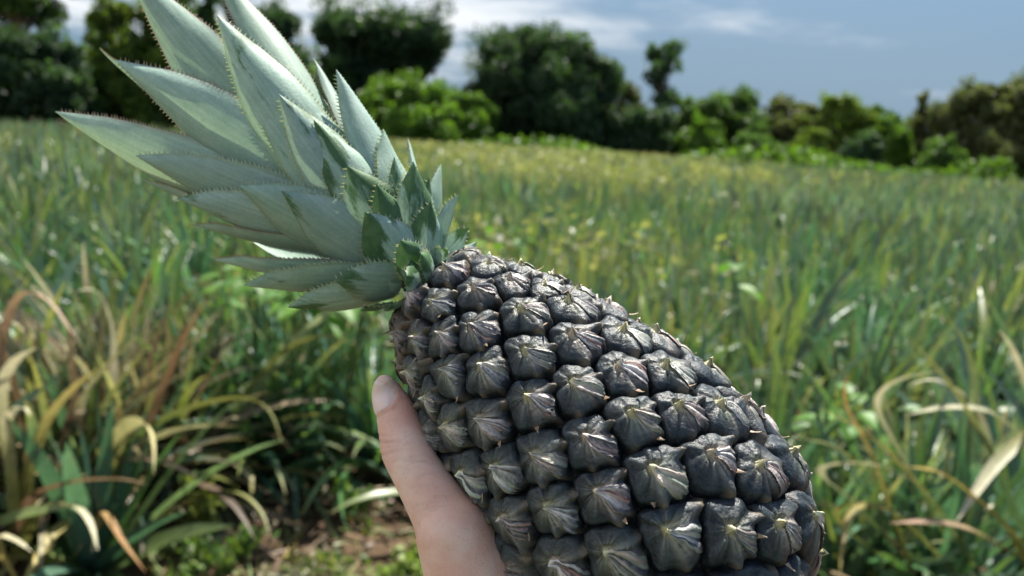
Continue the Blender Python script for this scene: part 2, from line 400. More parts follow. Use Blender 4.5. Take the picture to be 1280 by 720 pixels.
        Q = np.concatenate([Q, grid_q(5, 3) + len(V)]); V = np.concatenate([V, fv]); C = np.concatenate([C, np.broadcast_to(fc, fv.shape)])
    return V, Q, C

# tip x, tip y, distance of the base up the stem, facing angle (0 = lens, + = up-right), half width, tip height towards the lens, green
CROWN = [
 (160,-38,150,-6,50,40,.1),(262,-45,128,38,36,8,.25),(235,14,175,172,26,-55,0),(127,57,182,-80,22,-75,0),(147,75,118,-22,52,68,.25),
 (73,138,128,-38,48,-4,.1),(172,193,92,-38,48,66,.3),(178,220,95,-92,36,-20,.1),(222,246,70,-50,46,60,.4),(240,278,66,-88,36,12,.2),
 (300,232,64,-24,46,104,.35),(352,238,36,-18,42,104,.6),(268,322,42,-80,34,18,.2),(305,355,27,-70,32,42,.3),(360,383,13,-66,29,42,.6),
 (418,350,10,-34,27,80,.5),(272,20,104,8,48,84,.55),(305,70,86,18,48,88,.5),(348,118,66,14,42,96,.6),(337,60,92,122,27,-40,0),
 (390,75,72,76,25,-22,.1),(419,88,50,46,34,36,.3),(392,150,50,26,38,84,.7),(478,162,25,58,28,26,.4),(468,180,30,112,18,-24,.1),
 (508,172,20,112,17,-30,.1),(434,207,31,12,36,92,.75),(516,202,11,40,26,58,.7),(550,205,10,88,21,-8,.3),(456,265,10,0,31,88,.8),
 (538,252,2,46,23,48,.8),(572,243,1,84,20,8,.3),(586,284,-4,82,17,22,.6),(560,312,-8,62,15,44,.7),(480,388,-10,-42,16,62,.7),
 (508,345,-8,10,22,92,.8),(450,388,-6,-72,20,40,.7),
 (536,222,8,60,18,30,.6),(492,196,20,40,20,50,.6),(597,302,-8,75,14,14,.5),(470,230,22,25,24,84,.8),(500,300,-4,15,20,92,.9),(526,318,-10,35,16,82,.9),(430,345,6,-50,20,60,.6),
 # the far side of the crown
 (215,30,140,150,44,-70,.1),(190,160,120,-140,40,-70,.1),(250,110,110,180,46,-90,.2),(330,95,80,160,40,-90,.2),(200,200,85,-150,40,-90,.2),
 (300,290,50,-140,36,-80,.3),(420,150,50,150,34,-80,.3),(360,340,25,-135,28,-70,.4),(490,210,20,150,26,-70,.4),(545,270,4,140,20,-55,.5),(440,370,5,-140,22,-60,.5),
]

def build_crown(root):
    stem_r = 26
    s = np.linspace(30, -190, 12); ph = np.linspace(0, 2 * np.pi, 20, endpoint=False)
    rs = stem_r * np.interp(s, [-190, -60, 0, 30], [.25, .8, 1.25, 1.3])
    mb = MB(); mb.grid(fl(s[:, None], rs[:, None] * np.sin(ph), rs[:, None] * np.cos(ph)), np.broadcast_to(np.array([.16, .24, .12, -1.]), (12, 20, 4)), wrap=True)
    crown = obj('crown', mb.build('crown_stem'), M['crown'], root)
    rg = np.random.default_rng(5)
    for i, row in enumerate(CROWN):
        V, Q, C, W = crown_leaf(row, rg)
        obj('crown_leaf', mesh('crown_leaf', V, Q, C, lc=W), M['crown'], crown)

def crown_leaf(row, rg):
    tx, ty, b, az, hw, wt, grn = row
    az = math.radians(az)
    if b <= 31: hw *= 1.22
    rb = 26 * np.interp(b, [-10, 0, 60, 180], [1.6, 1.3, .8, .35])
    # everything in picture pixels with w = towards the lens, relative to the depth of the crown axis at that point
    ax = np.array([520.0, 352.0]) + b * np.array([-.70, -.70])
    lat = np.array([.707, -.707])
    B = np.array([*(ax + rb * math.sin(az) * lat), rb * math.cos(az)])
    Tp = np.array([tx, ty, wt], float)
    def tilt(p):                                            # crown leans away from the lens
        dd = ((p[0] - 738) * ca + (p[1] - 568) * sa)
        return p[2] + dd * math.tan(TAU)
    def to3(p):
        z = D * (1 - tilt(p) / F)
        return P(p[0], p[1], z) - PIV
    b3, t3 = to3(B), to3(Tp)
    L = np.linalg.norm(t3 - b3)
    nrm = -math.cos(az) * fwd + math.sin(az) * e_v
    ax3 = unit(t3 - b3)
    nrm = unit(nrm - (nrm @ ax3) * ax3)
    side = np.cross(ax3, nrm)
    NSg, NQ = 34, 13
    s = np.linspace(0, 1, NSg)
    bow = .13 + .05 * rg.normal() * .5
    mid = (b3 + t3) / 2 + nrm * bow * L
    ctr = ((1 - s) ** 2)[:, None] * b3 + (2 * s * (1 - s))[:, None] * mid + (s ** 2)[:, None] * t3
    lo = rg.normal() * .012 * L
    ctr += side * (lo * np.sin(np.pi * s))[:, None] 
    ctr += nrm * (.012 * L * smooth(.75, 1, s))[:, None]     # tip flicks outwards
    tan = unit(np.gradient(ctr, axis=0))
    nn = unit(nrm - (tan @ nrm)[:, None] * tan)
    sd = np.cross(tan, nn)
    prof = np.interp(s, [0, .12, .3, .48, .65, .8, .92, 1], [.80, .90, 1.0, .97, .80, .52, .22, .012])
    w = 1.13 * hw * PX * prof
    q = np.linspace(-1, 1, NQ)
    curl = .36 + .1 * rg.uniform(-1, 1) + .35 * smooth(.6, 1, s)
    G = ctr[:, None] + (w[:, None] * q)[..., None] * sd[:, None] * (1 - .10 * q[None, :, None] ** 2) - ((curl * w)[:, None] * q ** 2)[..., None] * nn[:, None]
    rip = np.sin(s * 30 + rg.uniform(0, 6))[:, None] * (np.abs(q) ** 3)[None] * .010 * hw * PX
    G = G + rip[..., None] * nn[:, None]
    # fine lengthwise veins
    vein = np.cos(q * 19)[None] * .007 * hw * PX * smooth(1, .7, s)[:, None]
    G = G + vein[..., None] * nn[:, None]
    wax = np.array([.465, .59, .51]) * rg.uniform(.88, 1.16) * np.array([1, 1, rg.uniform(.92, 1.04)]); deep = np.array([.07, .16, .065])
    C = np.broadcast_to(wax, (NSg, NQ, 3)).copy()
    # where the bloom is rubbed off the green shows: streaky patches towards the tip and one margin
    q2 = np.linspace(-1, 1, NQ)[None]; fl_ = rg.choice([-1, 1])
    n1 = sum(np.cos(fq * q2 + fs * s[:, None] + rg.uniform(0, 6.28)) for fq, fs in ((5, 9), (9, 15), (14, 24), (3, 4))) / 2.0
    patch = np.clip((.30 if b > 31 else .38) * grn + .55 * grn * smooth(.25, .95, s)[:, None] + .16 * fl_ * q2 * grn + .10 * n1 * 0 - .10, -.3, .75)
    
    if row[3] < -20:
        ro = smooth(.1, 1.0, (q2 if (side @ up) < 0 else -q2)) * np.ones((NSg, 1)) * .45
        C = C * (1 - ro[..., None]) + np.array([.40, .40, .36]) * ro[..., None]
    edge = smooth(.86, 1.0, np.abs(q2)) * np.ones((NSg, 1))
    ecol = np.array([.36, .42, .22]) if grn > .28 else np.array([.40, .33, .28])
    C = C * (1 - .6 * edge[..., None]) + ecol * .6 * edge[..., None]
    lowc = smooth(.16, 0, s)[:, None]
    C = C * (1 - .55 * lowc[..., None]) + np.array([.22, .30, .17]) * .55 * lowc[..., None]
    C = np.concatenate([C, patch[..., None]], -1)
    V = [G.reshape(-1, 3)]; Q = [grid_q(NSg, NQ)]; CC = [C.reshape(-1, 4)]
    # marginal spines
    n0 = NSg * NQ
    step = 5.2 * PX * (.8 + hw / 130)
    arc = np.concatenate([[0], np.cumsum(np.linalg.norm(np.diff(ctr, axis=0), axis=1))])
    for e in (0, -1):
        sg = -1 if e == 0 else 1
        pos = np.arange(.22 * L, arc[-1] * .985, step)
        for a_ in pos:
            a_ += rg.normal() * step * .15
            f = np.interp(a_, arc, np.arange(NSg)); i = min(int(f), NSg - 2); u = f - i
            p = G[i, e] * (1 - u) + G[i + 1, e] * u
            fwd_ = tan[i]; out = unit(sg * sd[i] - .35 * nn[i])
            hh = PX * (3.0 + hw * .036) * rg.uniform(.75, 1.2); bb = PX * 1.45
            tipp = p + out * hh + fwd_ * hh * .85
            quad = np.array([p - fwd_ * bb - out * PX * .6 + nn[i] * PX * .5, p + fwd_ * bb - out * PX * .6 + nn[i] * PX * .5, tipp, p - fwd_ * bb * .2 - nn[i] * PX * .8])
            V.append(quad); Q.append(np.array([[0, 1, 2, 3]]) + n0); n0 += 4
            sc_ = np.array([.74, .70, .45]) if grn > .28 else np.array([.55, .36, .29])
            CC.append(np.broadcast_to(np.append(sc_, -1.0), (4, 4)))
    V = np.concatenate(V); W = np.zeros((len(V), 3)); k = rg.uniform(0, 60)
    W[:NSg * NQ] = np.stack([s[:, None] * L * 32 + 0 * q, (w[:, None] * q) * 130 , k + 0 * s[:, None] * q], -1).reshape(-1, 3)
    return V, np.concatenate(Q), np.concatenate(CC), W

build_pineapple()

# ================================================================ THE HAND (one continuous body, thumbnail as a part)
def build_hand():
    def on(t, th, off, rr=None):                   # point outside the fruit's skin, fruit pixels -> world
        R = rad(np.clip(t, 0, 585)) + off + 6
        return fw(t, R * math.sin(th), R * math.cos(th))
    # thumb, followed in the picture; its depth makes it rest on the skin
    TH = [(481, 479, 13), (483, 486, 18.5), (487, 498, 22), (495, 516, 26), (502, 541, 29.5), (506, 560, 31.5), (522, 591, 32), (543, 626, 36.5), (569, 668, 46), (591, 716, 56), (607, 770, 64), (616, 830, 56)]
    pts, rds = [], []
    for x, y, r in TH:
        t = (x - 530) * ca + (y - 360) * sa; v = (x - 530) * sa - (y - 360) * ca
        R = rad(np.clip(t, 5, 585)) + 18 + r * .88
        w = math.sqrt(max(R * R - v * v, 55 ** 2)) if abs(v) < R else 40
        w = min(w, 130)
        w2 = (t - 295) * math.sin(TAU) + w * math.cos(TAU)
        pts.append(P(x, y, D * (1 - w2 / F))); rds.append(r * PX * (1 - w2 / F))
    pts = np.array(pts); rds = np.array(rds)
    # even out the depth along the thumb
    dep = (pts - CAM) @ fwd
    co = np.polyfit(np.arange(len(dep)), dep, 3); sm = np.polyval(co, np.arange(len(dep)))
    pts = np.array([P(TH[i][0], TH[i][1], sm[i]) for i in range(len(TH))])
    # resample smoothly
    def resample(p, r, n):
        s = np.concatenate([[0], np.cumsum(np.linalg.norm(np.diff(p, axis=0), axis=1))]); q = np.linspace(0, s[-1], n)
        k = np.array([.25, .5, .25])
        pp = np.stack([np.interp(q, s, p[:, i]) for i in range(3)], 1); rr = np.interp(q, s, r)
        for _ in range(1):
            pp[1:-1] = .25 * pp[:-2] + .5 * pp[1:-1] + .25 * pp[2:]; rr[1:-1] = .25 * rr[:-2] + .5 * rr[1:-1] + .25 * rr[2:]
        return pp, rr
    V, Q, n = [], [], 0
    def closed(p, r, seg=28, flat=1.0, nrm=None):
        nonlocal n
        p = np.asarray(p, float); r = np.asarray(r, float)
        # hemispherical caps
        d0 = unit(p[0] - p[1]); d1 = unit(p[-1] - p[-2])
        a = np.linspace(math.pi / 2 * .97, .25, 5)
        cp0 = np.array([p[0] + d0 * r[0] * math.sin(x) for x in a]); cr0 = np.array([r[0] * math.cos(x) for x in a])
        cp1 = np.array([p[-1] + d1 * r[-1] * math.sin(x) for x in a[::-1]]); cr1 = np.array([r[-1] * math.cos(x) for x in a[::-1]])
        G = tube_grid(np.concatenate([cp0, p, cp1]), np.concatenate([cr0, r, cr1]), seg, flat, nrm)
        m = len(G); v = G.reshape(-1, 3); q = grid_q(m, seg, True)
        V.append(v); Q.extend((q + n).tolist())
        Q.append([n + i for i in range(seg)][::-1]); Q.append([n + (m - 1) * seg + i for i in range(seg)])
        n += len(v)
    tp, tr = resample(pts, rds, 60)
    closed(tp, tr, 32, .86, nrm=-fwd)
    # four fingers behind the fruit, curling up its far side
    wrist = fw(455, -330, -10)
    knuck = []
    for i, (t0, ln, fr) in enumerate(((222, 1.0, 25), (282, 1.08, 26), (338, 1.02, 25), (388, .84, 22))):
        ths = np.array([-88, -112, -140, -163, -182]) if ln > .9 else np.array([-90, -110, -134, -152, -166])
        pp = [on(t0 - 14 * j, math.radians(ths[j] if ln > 0 else 0), fr * .8) for j in range(5)]
        rr = np.array([fr * 1.12, fr, fr * .95, fr * .85, fr * .7]) * PX
        p2, r2 = resample(np.array(pp), rr, 30)
        closed(p2, r2, 20)
        knuck.append(pp[0])
        m1 = (wrist * .45 + pp[0] * .55) - e_v * 10 * PX
        p3, r3 = resample(np.array([wrist + (pp[0] - wrist) * .05, m1, pp[0]]), np.array([42, 36, fr * 1.2]) * PX, 24)
        closed(p3, r3, 20)
    # ball of the thumb to the wrist, then the forearm down towards the viewer's elbow
    p4, r4 = resample(np.array([pts[-4], pts[-2], wrist]), np.array([46, 60, 56]) * PX, 20); closed(p4, r4, 24)
    elbow = CAM + np.array([0.03, 0.10, -0.48])
    p5, r5 = resample(np.array([wrist + (knuck[1] - wrist) * .2, wrist, wrist * .75 + elbow * .25, wrist * .4 + elbow * .6, elbow]), np.array([.021, .0235, .027, .037, .040]), 40)
    closed(p5, r5, 32)
    me = bpy.data.meshes.new('hand_raw'); me.from_pydata(np.concatenate(V).tolist(), [], [tuple(q) for q in Q]); me.update()
    tmp = bpy.data.objects.new('hand_raw', me); COL.objects.link(tmp)
    rm = tmp.modifiers.new('r', 'REMESH'); rm.mode = 'VOXEL'; rm.voxel_size = .0011; rm.use_smooth_shade = True
    s1 = tmp.modifiers.new('s', 'SMOOTH'); s1.iterations = 14; s1.factor = .5
    dg = bpy.context.evaluated_depsgraph_get()
    ev = bpy.data.meshes.new_from_object(tmp.evaluated_get(dg))
    bpy.data.objects.remove(tmp)
    nv = len(ev.vertices); co = np.empty(nv * 3, np.float32); ev.vertices.foreach_get('co', co); co = co.reshape(-1, 3).astype(float)
    no = np.empty(nv * 3, np.float32); ev.vertices.foreach_get('normal', no); no = no.reshape(-1, 3)
    # knuckle creases across the back of the thumb, and colour: pinker joints and tip
    x, y, z = to_px(co)
    near = z < D * 1.02
    base = np.array([.83, .585, .475]); C = np.broadcast_to(base, (nv, 3)).copy()
    def band(x0, y0, x1, y1, wd, fade):
        dx, dy = x1 - x0, y1 - y0; l2 = dx * dx + dy * dy
        u = np.clip(((x - x0) * dx + (y - y0) * dy) / l2, 0, 1)
        dd = np.hypot(x - x0 - u * dx, y - y0 - u * dy)
        return np.exp(-(dd / wd) ** 2) * near * (1 - fade * u)
    disp = np.zeros(nv)
    for (x0, y0, x1, y1, a) in ((474, 553, 500, 551, .8), (475, 560, 499, 557, .5), (478, 568, 503, 561, .6), (474, 545, 494, 544, .35), (472, 521, 484, 515, .5)):
        k = band(x0, y0, x1, y1, 1.9, .8); disp -= k * a * .0013
        C = C * (1 - .5 * a * k[:, None]) + np.array([.36, .14, .09]) * (.5 * a * k)[:, None]
    k = band(476, 557, 480, 557, 16, 0); C = C * (1 - .22 * k[:, None]) + np.array([.76, .41, .31]) * (.22 * k)[:, None]
    k = band(520, 655, 525, 660, 22, 0); C = C * (1 - .2 * k[:, None]) + np.array([.76, .41, .31]) * (.2 * k)[:, None]
    k = band(505, 500, 515, 525, 12, 0); C = C * (1 - .3 * k[:, None]) + np.array([.60, .22, .16]) * (.3 * k)[:, None]
    for (x0, y0, x1, y1) in ((497, 481, 498, 497), (498, 497, 491, 510), (491, 510, 476, 515)):
        k = band(x0, y0, x1, y1, 2.6, 0); C = C * (1 - .45 * k[:, None]) + np.array([.62, .30, .22]) * (.45 * k)[:, None]; disp += .0003 * k
    rh = np.random.default_rng(8)
    for q_ in range(26):
        yy = rh.uniform(525, 640); xc = np.interp(yy, [525, 560, 600, 640], [498, 508, 528, 552]); ln = rh.uniform(8, 20); off = rh.uniform(-22, 14)
        k = band(xc + off - ln * .5, yy + rh.uniform(-3, 3), xc + off + ln * .5, yy + rh.uniform(-6, 0), 1.5, .3); disp -= k * .00022 * rh.uniform(.5, 1)
        C = C * (1 - .10 * k[:, None])
    # nail bed slightly sunk
    nx, ny = 481, 493
    co = co + no * disp[:, None]
    ev.vertices.foreach_set('co', co.astype(np.float32).ravel())
    a = ev.color_attributes.new('Col', 'FLOAT_COLOR', 'POINT'); c4 = np.ones((nv, 4), np.float32); c4[:, :3] = C; a.data.foreach_set('color', c4.ravel())
    ev.polygons.foreach_set('use_smooth', np.ones(len(ev.polygons), bool)); ev.update()
    ev.name = 'person'; ev.materials.clear()
    o = obj('person', ev, M['skin'])
    tag(o, 'bare hand gripping the dark pineapple, thumb resting on its near side', 'person')
    # thumbnail: a curved plate laid on the skin
    bvh = BVHTree.FromObject(o, bpy.context.evaluated_depsgraph_get()) if False else BVHTree.FromPolygons([Vector(v) for v in co], [tuple(p.vertices) for p in ev.polygons])
    nd = unit(-.72 * right + .12 * up - .70 * fwd)
    tdir = unit(tp[2] - tp[14]); tdir = unit(tdir - (tdir @ nd) * nd); sdn = np.cross(tdir, nd)
    cen = P(480.5, 497, (tp[6] - CAM) @ fwd)
    NU, NV = 26, 20
    G = np.zeros((NU, NV, 3)); ok = True
    for i, u in enumerate(np.linspace(-1, 1, NU)):
        ww = .0060 * np.interp(u, [-1, -.85, -.5, .4, .8, 1], [.55, .82, .97, 1.0, .86, .45])
        for j, v in enumerate(np.linspace(-1, 1, NV)):
            org = cen + tdir * (u * .0066) + sdn * v * ww + nd * .05
            h = bvh.ray_cast(Vector(org), Vector(-nd), .1)
            if h[0] is None: h = bvh.find_nearest(Vector(org - nd * .052))
            e = min(1 - abs(u) ** 4, 1 - abs(v) ** 5)
            G[i, j] = np.array(h[0]) + nd * (.0009 * max(e, 0) ** .5 - .00005)
    mb = MB(); mb.grid(G)
    obj('thumbnail', mb.build('thumbnail'), M['nail'], o)
build_hand()

# ================================================================ LIGHT, SKY, CAMERA
SUN = unit(np.array([.16,.47,.87]))
def build_light():
    w = bpy.data.worlds.new('World'); SC.world = w; w.use_nodes = True
    nt = w.node_tree; nt.nodes.clear(); N, L = nt.nodes.new, nt.links.new
    sky = N('ShaderNodeTexSky'); sky.sky_type = 'NISHITA'; sky.sun_disc = False
    el = math.asin(SUN[2]); rot = math.atan2(SUN[0], SUN[1])
    sky.sun_elevation = el; sky.sun_rotation = rot
    sky.air_density = 1.0; sky.dust_density = .6; sky.ozone_density = 2.5
    tc = N('ShaderNodeTexCoord'); sep = N('ShaderNodeSeparateXYZ'); L(tc.outputs['Generated'], sep.inputs[0])
    def math_(op, a, b=None):
        n = N('ShaderNodeMath'); n.operation = op
        for i, v in enumerate((a, b)):
            if v is None: continue
            if isinstance(v, (int, float)): n.inputs[i].default_value = v
            else: L(v, n.inputs[i])
        return n.outputs[0]
    # cloud deck: the direction projected on a high flat layer
    zz = math_('MAXIMUM', math_('ADD', sep.outputs[2], .05), .03)
    cx = math_('DIVIDE', sep.outputs[0], zz); cy = math_('DIVIDE', sep.outputs[1], zz)
    cv = N('ShaderNodeCombineXYZ'); L(cx, cv.inputs[0]); L(cy, cv.inputs[1]); cv.inputs[2].default_value = 3.7
    n1 = noise(nt, .42, 7, .58, vec=cv.outputs[0])
    n2 = noise(nt, .11, 4, .5, vec=cv.outputs[0])
    # grey-blue bank of far rain cloud low over the horizon, pale cumulus to the upper left
    bank = ramp(nt, sep.outputs[2], .60, .0)
    c = mixc(nt, math_('MULTIPLY', bank, .95), sky.outputs[0], (1.18, 1.98, 2.86))
    leftness = ramp(nt, sep.outputs[0], .25, -.55)
    cl = math_('ADD', n1, math_('MULTIPLY', leftness, .24))
    cl = math_('ADD', cl, math_('MULTIPLY', ramp(nt, sep.outputs[2], .03, .22), .09))
    c = mixc(nt, math_('MULTIPLY', ramp(nt, cl, .58, .80), .85), c, (7.6, 7.7, 7.8))
    c = mixc(nt, math_('MULTIPLY', ramp(nt, n2, .45, .7), .18), c, (3.0, 3.5, 4.1))
    bg = N('ShaderNodeBackground'); L(c, bg.inputs[0]); bg.inputs[1].default_value = .068
    out = N('ShaderNodeOutputWorld'); L(bg.outputs[0], out.inputs[0])
    sl = bpy.data.lights.new('sun', 'SUN'); sl.energy = 5.0; sl.angle = math.radians(.6); sl.color = (1.0, .95, .86)
    o = obj('sun', None); bpy.data.objects.remove(o)
    so = bpy.data.objects.new('sun', sl); COL.objects.link(so)
    so.rotation_euler = Vector(SUN).to_track_quat('Z', 'Y').to_euler(); so.location = (0, 0, 30)
    cam = bpy.data.cameras.new('camera'); co = bpy.data.objects.new('camera', cam); COL.objects.link(co)
    cam.sensor_width = 36; cam.lens = 36 * F / 1280; cam.clip_start = .02; cam.clip_end = 3000
    Mx = Matrix.Identity(4)
    for i in range(3):
        Mx[i][0], Mx[i][1], Mx[i][2], Mx[i][3] = right[i], up[i], -fwd[i], CAM[i]
    co.matrix_world = Mx
    cam.dof.use_dof = True; cam.dof.focus_distance = D - .030; cam.dof.aperture_fstop = 9.6; cam.dof.aperture_blades = 0
    SC.camera = co
    v = SC.view_settings; v.view_transform = 'Standard'; v.look = 'None'; v.exposure = 1.2; v.gamma = 1; v.use_curve_mapping = False
    SC.render.engine = 'CYCLES'; SC.cycles.use_denoising = True; SC.cycles.use_adaptive_sampling = True; SC.cycles.adaptive_threshold = .02
    SC.cycles.max_bounces = 6; SC.cycles.transmission_bounces = 4; SC.cycles.transparent_max_bounces = 4; SC.cycles.sample_clamp_indirect = 6
build_light()

# ================================================================ GROUND
def build_ground():
    xs = np.concatenate([-np.geomspace(2000, 14, 14), np.linspace(-12, 12, 97), np.geomspace(14, 2000, 14)])
    ys = np.concatenate([-np.geomspace(600, 4, 10), np.linspace(-3, 14, 69), np.geomspace(16, 3000, 18)])
    Xg, Yg = np.meshgrid(xs, ys, indexing='ij')
    rg = np.random.default_rng(2)
    Z = .018 * (np.sin(Xg * 2.3 + np.sin(Yg * 1.7)) + np.sin(Yg * 3.1 + 1.3 * Xg) + .7 * np.sin(7.1 * Xg - 5.3 * Yg) + .5 * np.sin(11 * Yg + 9 * Xg)) - .04
    Z = Z * (np.hypot(Xg, Yg) < 20)
    Z -= .0 * Xg
    mb = MB(); mb.grid(np.stack([Xg, Yg, Z], -1))
    o = obj('ground', mb.build('ground'), M['soil']); o['kind'] = 'structure'
build_ground()

# ================================================================ STRAP LEAVES (pineapple plants)
GREENS = np.array([(.068, .135, .090), (.088, .160, .105), (.080, .150, .055), (.13, .19, .065), (.055, .112, .082), (.16, .205, .07), (.085, .155, .11)])
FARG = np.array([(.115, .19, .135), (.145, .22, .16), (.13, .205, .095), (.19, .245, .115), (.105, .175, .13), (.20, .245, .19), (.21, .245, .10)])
def straps(rg, cen, n, L, e0, droop, hw, seg, cols, tipc, tipk, wob=.25, spread=.03, az=None, vee=.45):
    """n strap leaves round each centre (m,3) -> verts, quads, colours. Ranges are (lo, hi) pairs."""
    cen = np.asarray(cen, float).reshape(-1, 3); m = len(cen); K = m * n
    base = np.repeat(cen, n, 0)
    u = np.tile(np.linspace(0, 1, n), m)                           # 0 = outermost leaf
    if az is None: az = np.tile(np.arange(n) * 2.39996, m) + np.repeat(rg.uniform(0, 6.28, m), n) + rg.normal(0, .2, K)
    ln = rg.uniform(*L, K) * (1 - .25 * (1 - u) * rg.uniform(0, 1, K))
    el = np.radians(e0[0] + (e0[1] - e0[0]) * u ** .8 + rg.normal(0, 6, K))
    dr = (droop[0] + (droop[1] - droop[0]) * u) * rg.uniform(.55, 1.4, K)
    w = rg.uniform(*hw, K)
    s = np.linspace(0, 1, seg + 1)
    ang = el[:, None] - dr[:, None] * (s ** 1.7)[None]
    side_w = rg.normal(0, wob, K)
    aa = az[:, None] + side_w[:, None] * s[None] ** 1.5
    d = np.stack([np.cos(ang) * np.cos(aa), np.cos(ang) * np.sin(aa), np.sin(ang)], -1)
    st = d[:, :-1] * (ln / seg)[:, None, None]
    p = np.concatenate([np.zeros((K, 1, 3)), np.cumsum(st, 1)], 1) + base[:, None]
    p += (np.stack([np.cos(az), np.sin(az), 0 * az], -1) * rg.uniform(.2, 1, K)[:, None] * spread)[:, None]
    p[..., 2] = np.maximum(p[..., 2], .015)
    sd = np.stack([-np.sin(aa), np.cos(aa), 0 * aa], -1)
    roll = (rg.normal(0, .35, K)[:, None] + rg.normal(0, .6, K)[:, None] * s[None])
    nn = np.cross(d, sd)
    sd2 = sd * np.cos(roll)[..., None] + nn * np.sin(roll)[..., None]; nn2 = np.cross(d, sd2)
    prof = np.interp(s, [0, .15, .5, .8, .95, 1], [.9, 1, .85, .5, .16, .01])
    wd = w[:, None] * prof[None]
    l = p - sd2 * wd[..., None] - nn2 * (-vee * wd)[..., None]; r = p + sd2 * wd[..., None] - nn2 * (-vee * wd)[..., None]
    G = np.stack([l, p, r], 2)                                      # K, seg+1, 3, 3
    ci = rg.integers(0, len(cols), K); c = np.asarray(cols)[ci] * rg.uniform(.7, 1.25, K)[:, None]
    if m > 1:
        pt = rg.uniform(.66, 1.34, (m, 1)) * (1 + rg.normal(0, .07, (m, 3))); c = c * np.repeat(pt, n, 0)
    tk = np.clip(rg.uniform(*tipk, K), 0, 1.2); ti = rg.integers(0, len(tipc), K); tc = np.asarray(tipc)[ti] * rg.uniform(.8, 1.2, K)[:, None]
    f = smooth(1 - tk[:, None], 1.25 - .4 * tk[:, None], s[None]) * (tk > .05)[:, None]
    C = c[:, None] * (1 - f[..., None]) + tc[:, None] * f[..., None]
    C = np.repeat(C[:, :, None], 3, 2)
    C[:, :, 0] *= 1.12; C[:, :, 2] *= 1.12
    q = grid_q(seg + 1, 3)
    Q = (q[None] + (np.arange(K) * (seg + 1) * 3)[:, None, None]).reshape(-1, 4)
    return G.reshape(-1, 3), Q, C.reshape(-1, 3)

YEL = [(.40, .35, .15), (.50, .45, .25), (.29, .26, .09)]
RED = [(.18, .115, .068), (.23, .16, .095), (.15, .105, .08), (.31, .23, .14)]

def strip(points, hw, c0, c1, n=26, tilt=0.0, vee=.4):
    """one leaf laid along a 3-D curve"""
    pts = np.asarray(points, float); s = np.concatenate([[0], np.cumsum(np.linalg.norm(np.diff(pts, axis=0), axis=1))]); s /= s[-1]
    q = np.linspace(0, 1, n); p = np.stack([np.interp(q, s, pts[:, i]) for i in range(3)], 1)
    for _ in range(6): p[1:-1] = .25 * p[:-2] + .5 * p[1:-1] + .25 * p[2:]
    t = unit(np.gradient(p, axis=0)); sd = unit(np.cross(t, np.array([0, 0, 1.]) + .15 * fwd)); nn = np.cross(sd, t)
    a = tilt * np.linspace(.3, 1, n)[:, None]; s2 = sd * np.cos(a) + nn * np.sin(a); n2 = np.cross(s2, t)
    w = hw * np.interp(q, [0, .2, .6, .85, 1], [.85, 1, .85, .45, .03])[:, None]
    G = np.stack([p - s2 * w + n2 * w * vee, p, p + s2 * w + n2 * w * vee], 1)
    f = smooth(.25, .8, q)[:, None]; C = np.asarray(c0) * (1 - f) + np.asarray(c1) * f
    return G, np.repeat(C[:, None], 3, 1)

# where the front edge of the planting meets the soil, in the photograph's pixels
def front(px): return np.interp(px, [-300, 0, 120, 215, 300, 400, 480, 560, 700, 850, 1000, 1280, 1600], [790, 770, 740, 685, 632, 615, 615, 625, 690, 760, 800, 815, 830])

def plant_variant(kind, seed):
    rg = np.random.default_rng(seed); G_ = GREENS * rg.uniform(.85, 1.35) * (1 + rg.normal(0, .08, 3))
    o = np.zeros((1, 3))
    if kind == 'near':
        A = straps(rg, o, 58, (.65, 1.05), (12, 86), (1.5, .25), (.018, .027), 12, G_, YEL + [(.16, .2, .06)], (.0, .45))
        B = straps(rg, o, 9, (.6, .9), (5, 60), (2.0, 1.0), (.010, .016), 12, YEL + RED, RED + YEL, (.3, 1.0), .6)
    elif kind == 'dry':
        A = straps(rg, o, 44, (.65, 1.05), (14, 86), (1.4, .25), (.019, .029), 12, np.concatenate([GREENS, [(.17, .19, .05), (.20, .17, .06)]]), RED + YEL, (.2, .75))
        B = straps(rg, o, 44, (.6, 1.05), (8, 84), (2.1, .6), (.015, .026), 12, YEL + RED + RED, RED + YEL, (.3, 1.0), .6)
    else:
        A = straps(rg, o, 27, (.65, 1.1), (8, 86), (1.1, .15), (.032, .048), 8, G_ * 1.12, YEL + [(.16, .2, .06)], (-.4, .35), vee=.22)
        B = straps(rg, o, 4, (.6, .9), (5, 70), (1.8, .8), (.010, .016), 8, YEL + RED, YEL, (.3, 1.0), .5)
    return mesh('leaves', *A), mesh('dry_leaves', *B)

